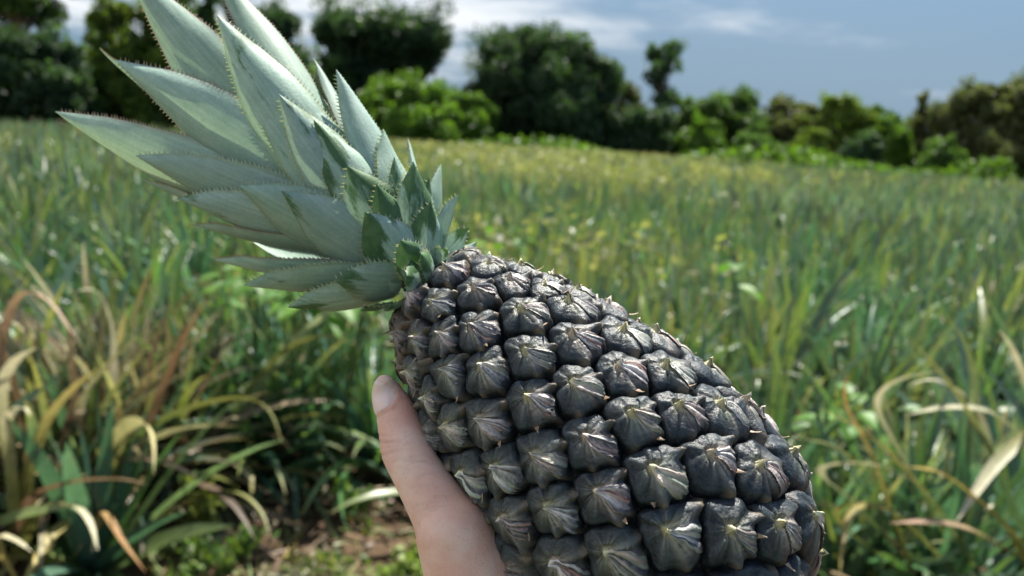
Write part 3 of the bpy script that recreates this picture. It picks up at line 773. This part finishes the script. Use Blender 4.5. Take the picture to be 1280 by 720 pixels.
def build_plants():
    rg = np.random.default_rng(23)
    near = [plant_variant('near', 100 + i) for i in range(6)]
    dry = [plant_variant('dry', 200 + i) for i in range(4)]
    mid = [plant_variant('mid', 300 + i) for i in range(10)]
    # named plants at the front edge: (px of the foot, metres away, kind, turn, scale, label)
    HERO = [
     (20, 2.75, 'dry', .3, 1.0, 'pineapple plant with reddish brown and straw leaves filling the lower left corner'),
     (150, 3.05, 'dry', 2.1, 1.02, 'half dried pineapple plant with a bright folded yellow leaf, left of the bare soil'),
     (-70, 3.3, 'dry', 4.0, 1.0, 'rusty leaved pineapple plant cut off by the left edge of the photo'),
     (265, 3.5, 'near', .9, 1.0, 'green pineapple plant with one long arching olive leaf, just left of the soil gap'),
     (385, 3.55, 'near', 3.3, .98, 'dark green pineapple plant directly behind the bare soil, below the crown'),
     (480, 3.6, 'near', 5.0, .98, 'shaded green pineapple plant behind the thumb'),
     (1130, 2.55, 'near', 1.6, .92, 'pineapple plant with narrow arching green leaves right of the fruit base'),
     (1270, 2.45, 'near', 4.4, .98, 'pineapple plant with pale drying leaf ends in the lower right corner'),
     (1010, 2.9, 'near', 2.6, .92, 'deep green pineapple plant half hidden behind the fruit base'),
     (85, 2.95, 'dry', 1.2, 1.0, 'brown and olive pineapple plant between the corner plant and the folded yellow leaf'),
     (205, 3.25, 'dry', 5.2, .98, 'straw coloured pineapple plant standing behind the long arching olive leaf'),
     (325, 3.45, 'near', 2.2, 1.0, 'dark green pineapple plant at the left rear corner of the bare soil'),
     (1195, 2.75, 'near', 3.6, .95, 'dense green pineapple plant behind the crossing leaves at the right'),
     (1075, 2.7, 'near', .4, .86, 'shadowed green pineapple plant low beside the right side of the fruit'),
     (-10, 3.05, 'dry', 3.4, 1.05, 'tall tangled pineapple plant of straw and olive leaves rising behind the lower left corner plant'),
     (120, 3.45, 'dry', 2.7, 1.08, 'tall pineapple plant with greyish purple dried leaf tips behind the folded yellow leaf'),
     (1370, 2.8, 'near', 5.6, 1.0, 'yellow edged pineapple plant cut off by the right edge of the photo'),
    ]
    spots = []
    extra = custom_leaves()
    for i, (px, dist, kind, rz, sc, lab) in enumerate(HERO):
        g = P(px, horizon(px), dist); x, y = g[0], g[1]
        spots.append((x, y))
        r = thing('pineapple_plant', lab, 'pineapple plant', (x, y, -.03), 'pineapple plants along the front of the field')
        a, b = (near if kind == 'near' else dry)[i % 4]
        R = Matrix.Rotation(rz, 4, 'Z') @ Matrix.Scale(sc, 4)
        for nm, me in (('leaves', a), ('dry_leaves', b)):
            o = obj(nm, me, M['field_leaf' if nm == 'leaves' else 'dry_leaf'], r); o.matrix_local = R
        for G, C in extra.get(i, []):
            mb = MB(); mb.grid(G - np.array([x, y, -.03]), C.reshape(-1, 3))
            obj('arching_leaf', mb.build('arching_leaf'), M['dry_leaf'], r)
    # rows behind them, row direction slanting away to the right
    ra = math.radians(24); ax = np.array([math.cos(ra), math.sin(ra)]); ay = np.array([-math.sin(ra), math.cos(ra)])
    cand = []
    for i in range(-150, 160):
        for j in range(-40, 200):
            off = .66 * j + (.0 if j % 2 else -.18)
            p = ax * (i * .50 + .25 * (j % 2)) + ay * (off + 1.0) + rg.normal(0, .08, 2)
            cand.append(p)
    cand = np.array(cand)
    px, py, z = to_px(np.concatenate([cand, np.zeros((len(cand), 1))], 1))
    d = np.hypot(cand[:, 0], cand[:, 1])
    az = np.degrees(np.arctan2(cand[:, 0], cand[:, 1]))
    ok = (cand[:, 1] > .8) & (z > .5) & (np.abs(az) < 52) & (py < front(np.clip(px, -300, 1600)) - 4) & (d < 50)
    for hx, hy in spots: ok &= np.hypot(cand[:, 0] - hx, cand[:, 1] - hy) > .30
    # beyond the first rows the planting is weedy and patchy
    cand, d, az, px = cand[ok], d[ok], az[ok], px[ok]
    o_ = np.argsort(d); cand, d, az, px = cand[o_], d[o_], az[o_], px[o_]
    inview = np.abs(az) < 35
    idx = np.where(inview)[0][:285]
    proto = []
    for a, b in mid + near:
        r = bpy.data.objects.new('pineapple_plant', a)
        if not a.materials: a.materials.append(M['field_leaf'])
        if not b.materials: b.materials.append(M['dry_leaf'])
        proto.append((a, b))
    for k, i in enumerate(idx):
        a, b = proto[k % len(proto)]
        r = obj('pineapple_plant', a, loc=(cand[i, 0], cand[i, 1], -.03)); r.rotation_euler = (rg.normal(0, .04), rg.normal(0, .04), rg.uniform(0, 6.28))
        s = rg.uniform(.82, 1.06) * (1 if d[i] > 4.2 or px[i] < 250 or px[i] > 900 else .88); r.scale = (s, s, s)
        c = obj('dry_leaves', b, parent=r)
        tag(r, 'blue green strap leaved pineapple plant standing in the crowded rows behind the front plants', 'pineapple plant', 'pineapple plants in the field rows')
    far = np.ones(len(cand), bool); far[idx] = False
    fc, fd = cand[far], d[far]
    parts = []
    for lo, hi, n, seg, wm in ((0, 14, 17, 4, 1.0), (14, 24, 10, 3, 1.2), (24, 52, 6, 2, 1.8)):
        m = (fd >= lo) & (fd < hi)
        if lo >= 24: m &= rg.uniform(0, 1, len(fd)) < .8
        c = np.concatenate([fc[m], np.full((m.sum(), 1), -.02)], 1)
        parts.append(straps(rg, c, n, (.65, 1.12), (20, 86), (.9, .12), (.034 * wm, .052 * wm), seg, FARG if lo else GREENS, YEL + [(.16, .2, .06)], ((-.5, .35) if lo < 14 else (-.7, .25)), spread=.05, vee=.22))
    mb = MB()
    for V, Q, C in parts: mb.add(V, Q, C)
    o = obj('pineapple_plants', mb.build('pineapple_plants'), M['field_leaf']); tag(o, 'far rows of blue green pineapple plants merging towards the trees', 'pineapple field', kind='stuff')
    print('plants', len(idx), far.sum(), sum(len(p[1]) for p in parts))

def custom_leaves():
    """individual leaves that stand out in the photograph, as 3-D curves rooted in their plants"""
    g, ol, ye, pa, rd = (.10, .16, .05), (.22, .22, .06), (.50, .40, .14), (.62, .56, .40), (.20, .115, .075)
    def cv(dep, pts, hw, c0, c1, tilt=0.0):
        n = len(pts); dz = np.linspace(0, 1, n) if not isinstance(dep, tuple) else None
        deps = np.linspace(dep[0], dep[1], n)
        return strip([P(x, y, z) for (x, y), z in zip(pts, deps)], hw * 1.3, c0, c1, tilt=tilt)
    return {
     0: [cv((2.75, 2.3), [(30, 690), (5, 560), (-5, 490), (18, 447), (48, 434)], .020, ol, pa, .5),
         cv((2.75, 2.5), [(30, 700), (30, 610), (60, 520), (100, 476), (125, 460)], .017, ol, ye, .4),
         cv((2.7, 2.35), [(20, 680), (40, 618), (95, 602), (150, 598), (185, 606)], .017, rd, (.30, .19, .12), .3),
         cv((2.7, 2.25), [(20, 700), (45, 640), (85, 628), (112, 648), (122, 688)], .018, ol, pa, .4),
         cv((2.7, 2.3), [(20, 690), (10, 560), (5, 520), (30, 505), (38, 520)], .016, ol, pa, .2),
         cv((2.75, 2.5), [(25, 690), (-10, 480), (20, 355), (55, 362), (100, 430)], .016, rd, (.40, .26, .17), .2),
         cv((2.6, 2.3), [(20, 730), (-5, 690), (-10, 668), (20, 676), (40, 690)], .016, ye, pa, .2)],
     1: [cv((3.05, 2.55), [(150, 690), (120, 600), (190, 530), (250, 505), (315, 493), (343, 505), (352, 555)], .018, g, ol, .6),
         cv((3.0, 2.45), [(150, 690), (130, 590), (150, 535), (178, 522), (192, 545), (192, 592)], .024, ol, (.66, .58, .30), 1.0),
         cv((3.0, 2.5), [(150, 690), (110, 640), (130, 640), (152, 680), (182, 715)], .018, (.30, .22, .08), (.40, .22, .10), .6),
         cv((2.95, 2.4), [(140, 700), (115, 640), (70, 660), (45, 700), (25, 735)], .016, ol, ye, .5),
         cv((3.1, 2.9), [(150, 690), (140, 500), (142, 420), (130, 360), (112, 345), (95, 365)], .016, (.16, .10, .09), pa, .3),
         cv((3.1, 2.9), [(150, 690), (190, 520), (230, 420), (260, 370)], .015, rd, (.32, .17, .10), .4),
         cv((3.1, 2.8), [(150, 690), (220, 620), (300, 612), (330, 640), (338, 670)], .014, g, ol, .2)],
     3: [cv((3.5, 3.1), [(265, 620), (300, 500), (360, 430), (420, 415), (455, 440)], .016, g, ol, .5),
         cv((3.5, 3.1), [(265, 620), (330, 470), (400, 395), (440, 372), (462, 380)], .018, g, (.45, .50, .30), .7)],
     6: [cv((2.55, 2.2), [(1130, 700), (1060, 620), (1010, 588), (1050, 577), (1112, 580), (1140, 600)], .013, g, pa, .3),
         cv((2.55, 2.0), [(1235, 740), (1165, 628), (1095, 548), (1022, 508)], .014, (.12, .18, .06), (.30, .24, .08), .5),
         cv((2.5, 2.2), [(1140, 720), (1050, 660), (1040, 640), (1060, 628), (1092, 632)], .013, g, ol, .3),
         cv((2.5, 2.3), [(1140, 720), (1085, 560), (1050, 500), (1060, 465)], .012, ol, (.45, .30, .10), .3)],
     7: [cv((2.45, 2.1), [(1290, 700), (1235, 560), (1180, 470), (1122, 408)], .014, (.10, .17, .07), (.32, .30, .09), .5),
         cv((2.45, 2.1), [(1330, 560), (1290, 538), (1240, 582), (1215, 620), (1195, 652)], .016, ol, pa, .8),
         cv((2.5, 2.2), [(1330, 640), (1290, 560), (1240, 512), (1180, 508), (1135, 518)], .014, g, pa, .5),
         cv((2.5, 2.2), [(1330, 620), (1290, 500), (1262, 430), (1248, 412)], .014, (.18, .16, .08), pa, .3),
         cv((2.45, 2.05), [(1330, 730), (1260, 690), (1210, 660), (1160, 652), (1112, 654)], .015, (.30, .26, .08), (.46, .30, .22), .4),
         cv((2.4, 2.0), [(1290, 720), (1260, 660), (1180, 590), (1130, 583)], .014, (.20, .20, .05), (.40, .30, .08), .4)],
     13: [cv((2.7, 2.3), [(1195, 700), (1120, 560), (1085, 500), (1120, 470), (1190, 462)], .012, g, pa, .4),
          cv((2.7, 2.4), [(1195, 700), (1100, 600), (1040, 555), (1000, 548)], .013, g, ol, .4),
          cv((2.7, 2.3), [(1195, 700), (1240, 560), (1215, 500), (1170, 470), (1140, 480)], .012, (.13, .18, .07), pa, .3),
          cv((2.6, 2.2), [(1195, 720), (1120, 640), (1070, 628), (1052, 660), (1050, 720)], .013, ol, (.34, .27, .09), .4),
          cv((2.7, 2.3), [(1195, 700), (1220, 480), (1205, 420), (1170, 385)], .013, (.10, .17, .08), (.20, .24, .10), .4)],
     17: [cv((2.6, 2.1), [(1370, 700), (1290, 640), (1210, 600), (1140, 612), (1100, 660)], .013, g, ol, .4),
          cv((2.6, 2.1), [(1370, 700), (1310, 520), (1270, 470), (1210, 455), (1160, 470)], .013, ol, pa, .4),
          cv((2.7, 2.2), [(1400, 720), (1330, 600), (1260, 560), (1200, 552), (1150, 560)], .015, g, (.40, .34, .10), .4)],
    }
build_plants()

# ================================================================ WEEDS, GRASSES
def blob_leaves(rg, n, cen, rad3, size, cols, shell=.35, flat=.0, asp=1.5):
    """n leaf-sized bent quads spread in an ellipsoid"""
    v = unit(rg.normal(size=(n, 3))); r = (rg.uniform(shell, 1, n) ** .6)[:, None]
    p = np.asarray(cen) + v * r * np.asarray(rad3)
    ax = unit(rg.normal(size=(n, 3)) + np.array([0, 0, -.4])); nr = unit(rg.normal(size=(n, 3)) + .5 * v + np.array([0, 0, .6 + flat]))
    sd = unit(np.cross(ax, nr)); s = (size * rg.uniform(.6, 1.4, n))[:, None]
    V = np.stack([p - ax * s * asp * .5, p + sd * s * .5 + nr * s * .12, p + ax * s * asp * .5, p - sd * s * .5 + nr * s * .12], 1)
    C = np.asarray(cols)[rg.integers(0, len(cols), n)] * rg.uniform(.7, 1.3, n)[:, None]
    return V.reshape(-1, 3), np.arange(n * 4).reshape(-1, 4), np.repeat(C, 4, 0)

def build_weeds():
    rg = np.random.default_rng(41)
    WC = [(.13, .22, .05), (.16, .25, .06), (.20, .26, .08), (.10, .18, .05)]
    def weed(px, py, h, w, nleaf, size, lab, cols=WC, nm='weed'):
        g = ground(px, py); root = thing(nm, lab, 'weed', (g[0], g[1], -.03), 'weeds on the bare soil')
        mb = MB(); st = MB()
        for k in range(max(3, int(w * 28))):
            a = rg.uniform(0, 6.28); rr = w * rg.uniform(.1, .5); hh = h * rg.uniform(.6, 1)
            pts = np.array([[0, 0, 0], [rr * .4 * math.cos(a), rr * .4 * math.sin(a), hh * .55], [rr * math.cos(a), rr * math.sin(a), hh]])
            st.tube(pts, [.004, .003, .0015], 5, np.array([.14, .18, .06]))
            mm = max(6, nleaf // max(3, int(w * 28)))
            tq = rg.uniform(.25, 1, mm); p = np.stack([np.interp(tq, [0, .55, 1], pts[:, i]) for i in range(3)], 1)
            V, Q, C = blob_leaves(rg, mm, 0, (.01, .01, .01), size, cols, asp=2.0)
            V = V.reshape(mm, 4, 3) + (p + rg.normal(0, size * .7, (mm, 3)))[:, None]
            mb.add(V.reshape(-1, 3), Q, C)
        obj('leaves', mb.build('leaves'), M['weed_leaf'], root); obj('stems', st.build('stems'), M['weed_leaf'], root)
    weed(255, 672, .34, .16, 160, .022, 'tall feathery yellow green weed at the left of the bare soil', [(.22, .26, .06), (.26, .28, .08)])
    weed(285, 705, .16, .30, 240, .024, 'low bushy weed at the bottom of the soil gap, below the tall feathery weed')
    weed(235, 718, .14, .26, 200, .022, 'low green weed between the dry plant and the soil gap')
    weed(440, 640, .16, .26, 200, .026, 'small leafy green weed on the soil left of the thumb')
    weed(420, 705, .07, .22, 120, .020, 'flat creeping weed on the soil at the bottom edge left of the hand')
    weed(500, 716, .10, .26, 260, .022, 'bright sunlit weed patch at the bottom edge beside the wrist', [(.22, .30, .07), (.26, .32, .10)])
    weed(370, 715, .08, .28, 160, .020, 'thin pale weed at the bottom edge in the middle of the soil', [(.20, .25, .10), (.24, .24, .12)])
    # broad leaved bright green weeds among the plants
    BR = [(.12, .26, .04), (.16, .32, .05), (.10, .22, .05)]
    def broad(px, dist, z, n, size, w, lab):
        g = P(px, horizon(px), dist); root = thing('broad_leaved_weed', lab, 'weed', (g[0], g[1], -.03), 'broad leaved weeds among the pineapple plants')
        mb = MB(); st = MB()
        for k in range(n):
            a = rg.uniform(0, 6.28); rr = w * math.sqrt(rg.uniform(0, 1)); hz = z * rg.uniform(.78, 1.02)
            tip = np.array([rr * math.cos(a), rr * math.sin(a), hz])
            st.tube(np.array([[0, 0, 0], [tip[0] * .5, tip[1] * .5, hz * .6], tip]), [.005, .004, .002], 5, np.array([.14, .2, .06]))
            d = unit(np.array([math.cos(a + rg.normal() * .6), math.sin(a + rg.normal() * .6), rg.uniform(-.5, .4)])); sdv = unit(np.cross(d, [0, 0, 1.0])); nv = np.cross(sdv, d)
            s = np.linspace(0, 1, 8)[:, None]; q = np.array([-1, -.5, 0, .5, 1.])[None]
            pr = np.sin(np.pi * np.clip(s * .93 + .05, 0, 1)) ** .75
            G = tip + (s * size * 1.3)[..., None] * d + (q * pr * size * .5)[..., None] * sdv + ((np.abs(q) * .16 * pr - .35 * s ** 2) * size)[..., None] * nv
            mb.grid(G, np.broadcast_to(np.array(BR[k % 3]) * rg.uniform(.8, 1.2), (40, 3)))
        obj('leaves', mb.build('leaves'), M['weed_leaf'], root); obj('stems', st.build('stems'), M['weed_leaf'], root)
    broad(425, 3.45, 1.0, 34, .085, .26, 'bright broad leaved weed with shiny curled leaves, just below the crown')
    broad(345, 3.6, .95, 26, .075, .26, 'shiny light green weed left of the crown base, behind the arching leaf')
    broad(938, 4.2, 1.02, 4, .10, .10, 'weed with a few round bright yellow green leaves above the fruit shoulder')
    broad(1120, 3.0, .66, 14, .08, .22, 'low glossy broad leaved weed under the arching leaves right of the fruit')
    broad(620, 5.2, 1.0, 22, .06, .3, 'light green broad leaved weed behind the top of the fruit')
    # straw and small seedlings on the soil
    mb = MB()
    n = 190
    q = rg.uniform(0, 1, (n, 2)); pts = np.array([ground(180 + 420 * a, 585 + 170 * b) for a, b in q])
    mb.add(*straps(rg, pts, 4, (.03, .12), (5, 70), (1.0, .3), (.002, .005), 3, [(.16, .25, .06), (.20, .28, .07), (.30, .26, .14), (.34, .28, .18)], YEL, (-.3, .5), spread=.03))
    q = rg.uniform(0, 1, (160, 2)); pts = np.array([ground(150 + 470 * a, 600 + 170 * b, .012) for a, b in q])
    mb.add(*straps(rg, pts, 1, (.06, .3), (-3, 6), (.1, .3), (.004, .012), 5, [(.30, .24, .15), (.22, .15, .09), (.36, .30, .2)], RED, (-.3, .5), spread=.01))
    o = obj('ground_cover', mb.build('ground_cover'), M['weed_leaf']); tag(o, 'sparse seedlings and straw scattered over the bare brown soil', 'ground cover', kind='stuff')
    # yellow seeding grass in drifts through the field
    mb = MB(); cl = []
    for k in range(5200):
        d = 5 + 41 * rg.uniform(0, 1) ** .8; a = math.radians(rg.uniform(-42, 42)); x, y = d * math.sin(a), d * math.cos(a)
        f = math.sin(x * .55 + 1.1) * math.sin(y * .33 + .4 * x + .6) + .55 * math.exp(-((math.degrees(a) - 6) / 9) ** 2) + (.35 * math.exp(-((math.degrees(a) - 1) / 14) ** 2) if d > 20 else 0) + (.5 if (d > 12 and abs(math.degrees(a) + 2) < 7) else 0)
        if f > .66 + rg.normal() * .28 + (.45 if abs(math.degrees(a) - 3) > 15 else 0): cl.append((x, y, 0))
    cl = np.array(cl); dd = np.hypot(cl[:, 0], cl[:, 1])
    GC = [(.26, .27, .12), (.31, .30, .16), (.22, .26, .10), (.35, .32, .20)]
    for lo, hi, nb, wm in ((0, 12, 16, 1), (12, 24, 12, 1.6), (24, 60, 8, 3.0)):
        m = (dd >= lo) & (dd < hi)
        mb.add(*straps(rg, cl[m], nb, (.75, 1.08), (60, 90), (.9, .3), (.003 * wm, .006 * wm), 4, GC, YEL, (.1, .7), spread=.16))
        V, Q, C = [], [], []
        for c in cl[m]:
            v, q_, c_ = blob_leaves(rg, 14 if lo < 24 else 7, c + np.array([0, 0, .84]), (.22, .22, .18), .022 * (wm + .6), GC, asp=2.2); mb.add(v, q_, c_)
    o = obj('grass', mb.build('grass'), M['weed_leaf']); tag(o, 'yellowish seeding grass in drifts between the pineapple rows', 'grass', kind='stuff')
    # low bright green creeper along the far edge of the field
    mb = MB()
    for k in range(260):
        px = rg.uniform(380, 1420); dist = rg.uniform(46, 51); g = P(px, horizon(px), dist)
        hh = .75 + .35 * math.sin(px * .021) + (.25 if px > 860 else 0)
        mb.add(*blob_leaves(rg, 60, (g[0], g[1], hh * .5), (1.0, .8, max(hh, .35)), .24, [(.12, .22, .03), (.16, .27, .04), (.10, .18, .04)]))
    o = obj('undergrowth', mb.build('undergrowth'), M['tree_leaf']); tag(o, 'low bright green creeper along the far edge of the field', 'undergrowth', kind='stuff')
build_weeds()

# ================================================================ TREES
DK = [(0.0506, 0.0945, 0.0506), (0.0675, 0.1215, 0.0574), (0.0439, 0.081, 0.054)]
MG = [(0.0943, 0.1668, 0.0493), (0.1232, 0.203, 0.0551), (0.0725, 0.1305, 0.0493)]
YG = [(0.1485, 0.2093, 0.0405), (0.2025, 0.2565, 0.0473), (0.108, 0.1688, 0.0405)]
BG = [(0.1375, 0.2375, 0.0375), (0.175, 0.2875, 0.045), (0.1, 0.1875, 0.0375)]
BR_ = [(0.1125, 0.1275, 0.057), (0.1425, 0.1425, 0.063), (0.087, 0.108, 0.051)]
def tree(px, dist, wpx, top_py, label, cols, seed, dens=1.0, nb=22, low=.18, size=.20, open_=0.0, shape='dome', group=None, name='tree', lean=0.0):
    rg = np.random.default_rng(seed)
    g = P(px, horizon(px), dist); x, y = g[0], g[1]
    Ht = P(px, top_py, dist)[2]; W = wpx / F * dist
    root = thing(name, label, 'tree' if name == 'tree' else 'shrub', (x, y, -.05), group)
    tr = MB(); cr = MB()
    h0 = Ht * (low + .12)
    tr.tube(np.array([[0, 0, 0], [lean * .2, 0, h0 * .6], [lean * .5, .1, Ht * .55], [lean, .1, Ht * .82]]), [Ht * .026 + .04, Ht * .021 + .02, Ht * .014, Ht * .006], 9, np.array([1, 1, 1.]))
    nb = int(nb * 1.7)
    if shape == 'dome':
        cr.add(*blob_leaves(rg, int(2600 * dens), (lean * .5, 0, Ht * (low + (1 - low) * .44)), (W * .43, W * .43, Ht * (1 - low) * .46), size * 1.15, cols, shell=.3))
    for k in range(nb):
        f = rg.uniform(0, 1)
        if shape == 'dome':
            zz = Ht * (low + (1 - low) * f); wr = W * .5 * math.sqrt(max(1 - ((f - .38) / .66) ** 2, .05))
        elif shape == 'tall':
            zz = Ht * (low + (1 - low) * f); wr = W * .5 * (1 - .55 * f)
        else:
            zz = Ht * (low + (1 - low) * f ** .7); wr = W * .5 * (.5 + .5 * f)
        a = rg.uniform(0, 6.28); rr = wr * math.sqrt(rg.uniform(.1, 1))
        br = W * rg.uniform(.07, .16) * (1 - .35 * open_) if open_ < .5 else W * rg.uniform(.10, .22); bz = br * rg.uniform(.65, .95)
        c = np.array([lean * zz / Ht + rr * math.cos(a) * .92, rr * math.sin(a) * .92, min(zz, Ht - bz * .75)])
        tint = rg.uniform(.75, 1.3)
        n = int(420 * dens * (br / .9) ** 2 * (.26 / size) ** 2 * (1 - .5 * open_)) + 40
        n = min(n, 1100)
        V, Q, C = blob_leaves(rg, n, c, (br, br, bz), size, np.array(cols) * tint, shell=.25)
        cr.add(V, Q, C)
        # loose sprays that break the outline
        n2 = int(n * .22); v = rg.normal(size=3); v[2] = abs(v[2]); v = unit(v)
        V, Q, C = blob_leaves(rg, n2, c + v * br * 1.05, (br * .75, br * .75, br * .8), size * .8, np.array(cols) * tint, shell=0)
        cr.add(V, Q, C)
        if k % 2 == 0 or open_ > .3:
            s0 = np.array([lean * .4, 0, Ht * rg.uniform(low * .8, .6)]); s0[2] = min(s0[2], c[2])
            m_ = (s0 + c) / 2 + np.array([0, 0, .08 * Ht])
            tr.tube(np.array([s0, m_, c]), [Ht * .011 + .01, Ht * .007 + .008, .012], 6, np.array([1, 1, 1.]))
    obj('trunk', tr.build('trunk'), M['bark'], root); obj('crown', cr.build('crown'), M['tree_leaf'], root)

def build_trees():
    T = 'trees along the far edge of the field'; S = 'shrubs in front of the far trees'
    tree(35, 46, 165, 44, 'dark rounded tree at the far left under the white cloud', DK, 1, nb=26, low=.02, group=T)
    tree(30, 62, 190, -75, 'open crowned tree whose thin sprays hang into the sky at the upper left corner', MG, 3, nb=20, low=.55, open_=.6, dens=.6, size=.24, shape='fan', group=T)
    tree(165, 50, 120, 8, 'tall tree with sunlit yellow green top left of the crown', YG, 4, nb=26, low=.02, group=T)
    tree(235, 52, 120, -20, 'tall tree partly hidden behind the pale crown leaves', MG, 5, nb=26, low=.02, group=T)
    tree(325, 50, 150, 16, 'dark tree behind the crown with its round shoulder against the sky', DK, 6, nb=30, low=.02, group=T)
    tree(475, 58, 160, 24, 'airy dark tree with sky showing through its crown right of the pineapple crown', DK, 7, nb=20, low=.45, open_=.55, dens=.75, size=.24, shape='fan', group=T)
    tree(418, 56, 80, 70, 'small dark tree squeezed between the crown tip leaves and the airy tree', MG, 8, nb=16, low=.05, group=T)
    tree(505, 49, 150, 104, 'bright green leafy shrub mass below the airy tree', BG, 9, nb=24, low=.0, group=S, name='shrub')
    tree(585, 50, 80, 118, 'bright green shrub touching the left side of the big dark tree', BG, 10, nb=14, low=.0, group=S, name='shrub')
    tree(674, 56, 188, 46, 'big dense dark rounded tree standing alone in the middle', DK, 11, nb=44, low=.02, dens=1.3, group=T)
    tree(822, 60, 74, 54, 'thin sparse tree with two feathery tops right of the big dark tree', DK, 12, nb=9, low=.30, open_=.8, dens=.45, size=.22, shape='fan', group=T)
    tree(775, 62, 80, 100, 'greyish thin crowned tree tucked against the right side of the big dark tree', BR_, 13, nb=12, low=.1, open_=.4, dens=.6, group=T)
    tree(800, 54, 90, 138, 'dark low bush right of the big dark tree', DK, 14, nb=16, low=.0, group=S, name='shrub')
    tree(862, 58, 90, 124, 'dull green tree at the left end of the even tree row', MG, 15, nb=18, low=.03, group=T)
    tree(880, 50, 62, 150, 'pale green round shrub at the left end of the even tree row', BG, 16, nb=12, low=.0, group=S, name='shrub')
    tree(925, 60, 95, 120, 'mid green tree with a pointed top in the even tree row', MG, 17, nb=20, low=.03, group=T)
    tree(985, 60, 100, 122, 'olive tree in the middle of the even tree row', BR_, 18, nb=20, low=.03, group=T)
    tree(1045, 58, 90, 122, 'yellow green tree in the even tree row', YG, 19, nb=20, low=.03, group=T)
    tree(1098, 60, 70, 132, 'deep green tree right of the yellow green tree', MG, 20, nb=16, low=.03, group=T)
    tree(1112, 54, 60, 146, 'leaf green tree with two small tops before the gap in the tree row', BG, 21, nb=14, low=.03, group=T)
    tree(1150, 60, 60, 118, 'thin grey green tree in the gap before the tall right trees', BR_, 22, nb=16, low=.05, open_=.35, dens=.8, group=T)
    tree(1010, 52, 56, 160, 'low green shrub in front of the olive tree', YG, 23, nb=10, low=.0, group=S, name='shrub')
    tree(945, 51, 60, 158, 'low dark shrub in front of the pointed tree', MG, 24, nb=10, low=.0, group=S, name='shrub')
    tree(1075, 51, 60, 165, 'low deep green shrub in front of the yellow green tree', DK, 25, nb=10, low=.0, group=S, name='shrub')
    tree(1215, 52, 110, 112, 'brownish green tree left of the tallest right hand tree', BR_, 26, nb=24, low=.03, group=T)
    tree(1275, 50, 120, 92, 'tall brownish green tree at the right edge of the photo', BR_, 27, nb=26, low=.03, group=T)
    tree(1180, 49, 70, 172, 'low shrub at the foot of the brownish trees', MG, 29, nb=10, low=.0, group=S, name='shrub')
    # the wood behind closes the gaps
    rg = np.random.default_rng(77); mb = MB()
    for k in range(260):
        px = rg.uniform(-320, 1600); dist = rg.uniform(64, 74); g = P(px, horizon(px), dist)
        hh = (5.0 if px > 420 else 7.6) * rg.uniform(.7, 1.1)
        mb.add(*blob_leaves(rg, 130, (g[0], g[1], hh * .5), (3.0, 2.0, hh * .5), .42, np.array(DK if k % 3 else MG) * rg.uniform(.8, 1.3)))
    o = obj('woods', mb.build('woods'), M['tree_leaf']); tag(o, 'dark wood closing the gaps behind the tree line', 'woods', kind='stuff')
build_trees()
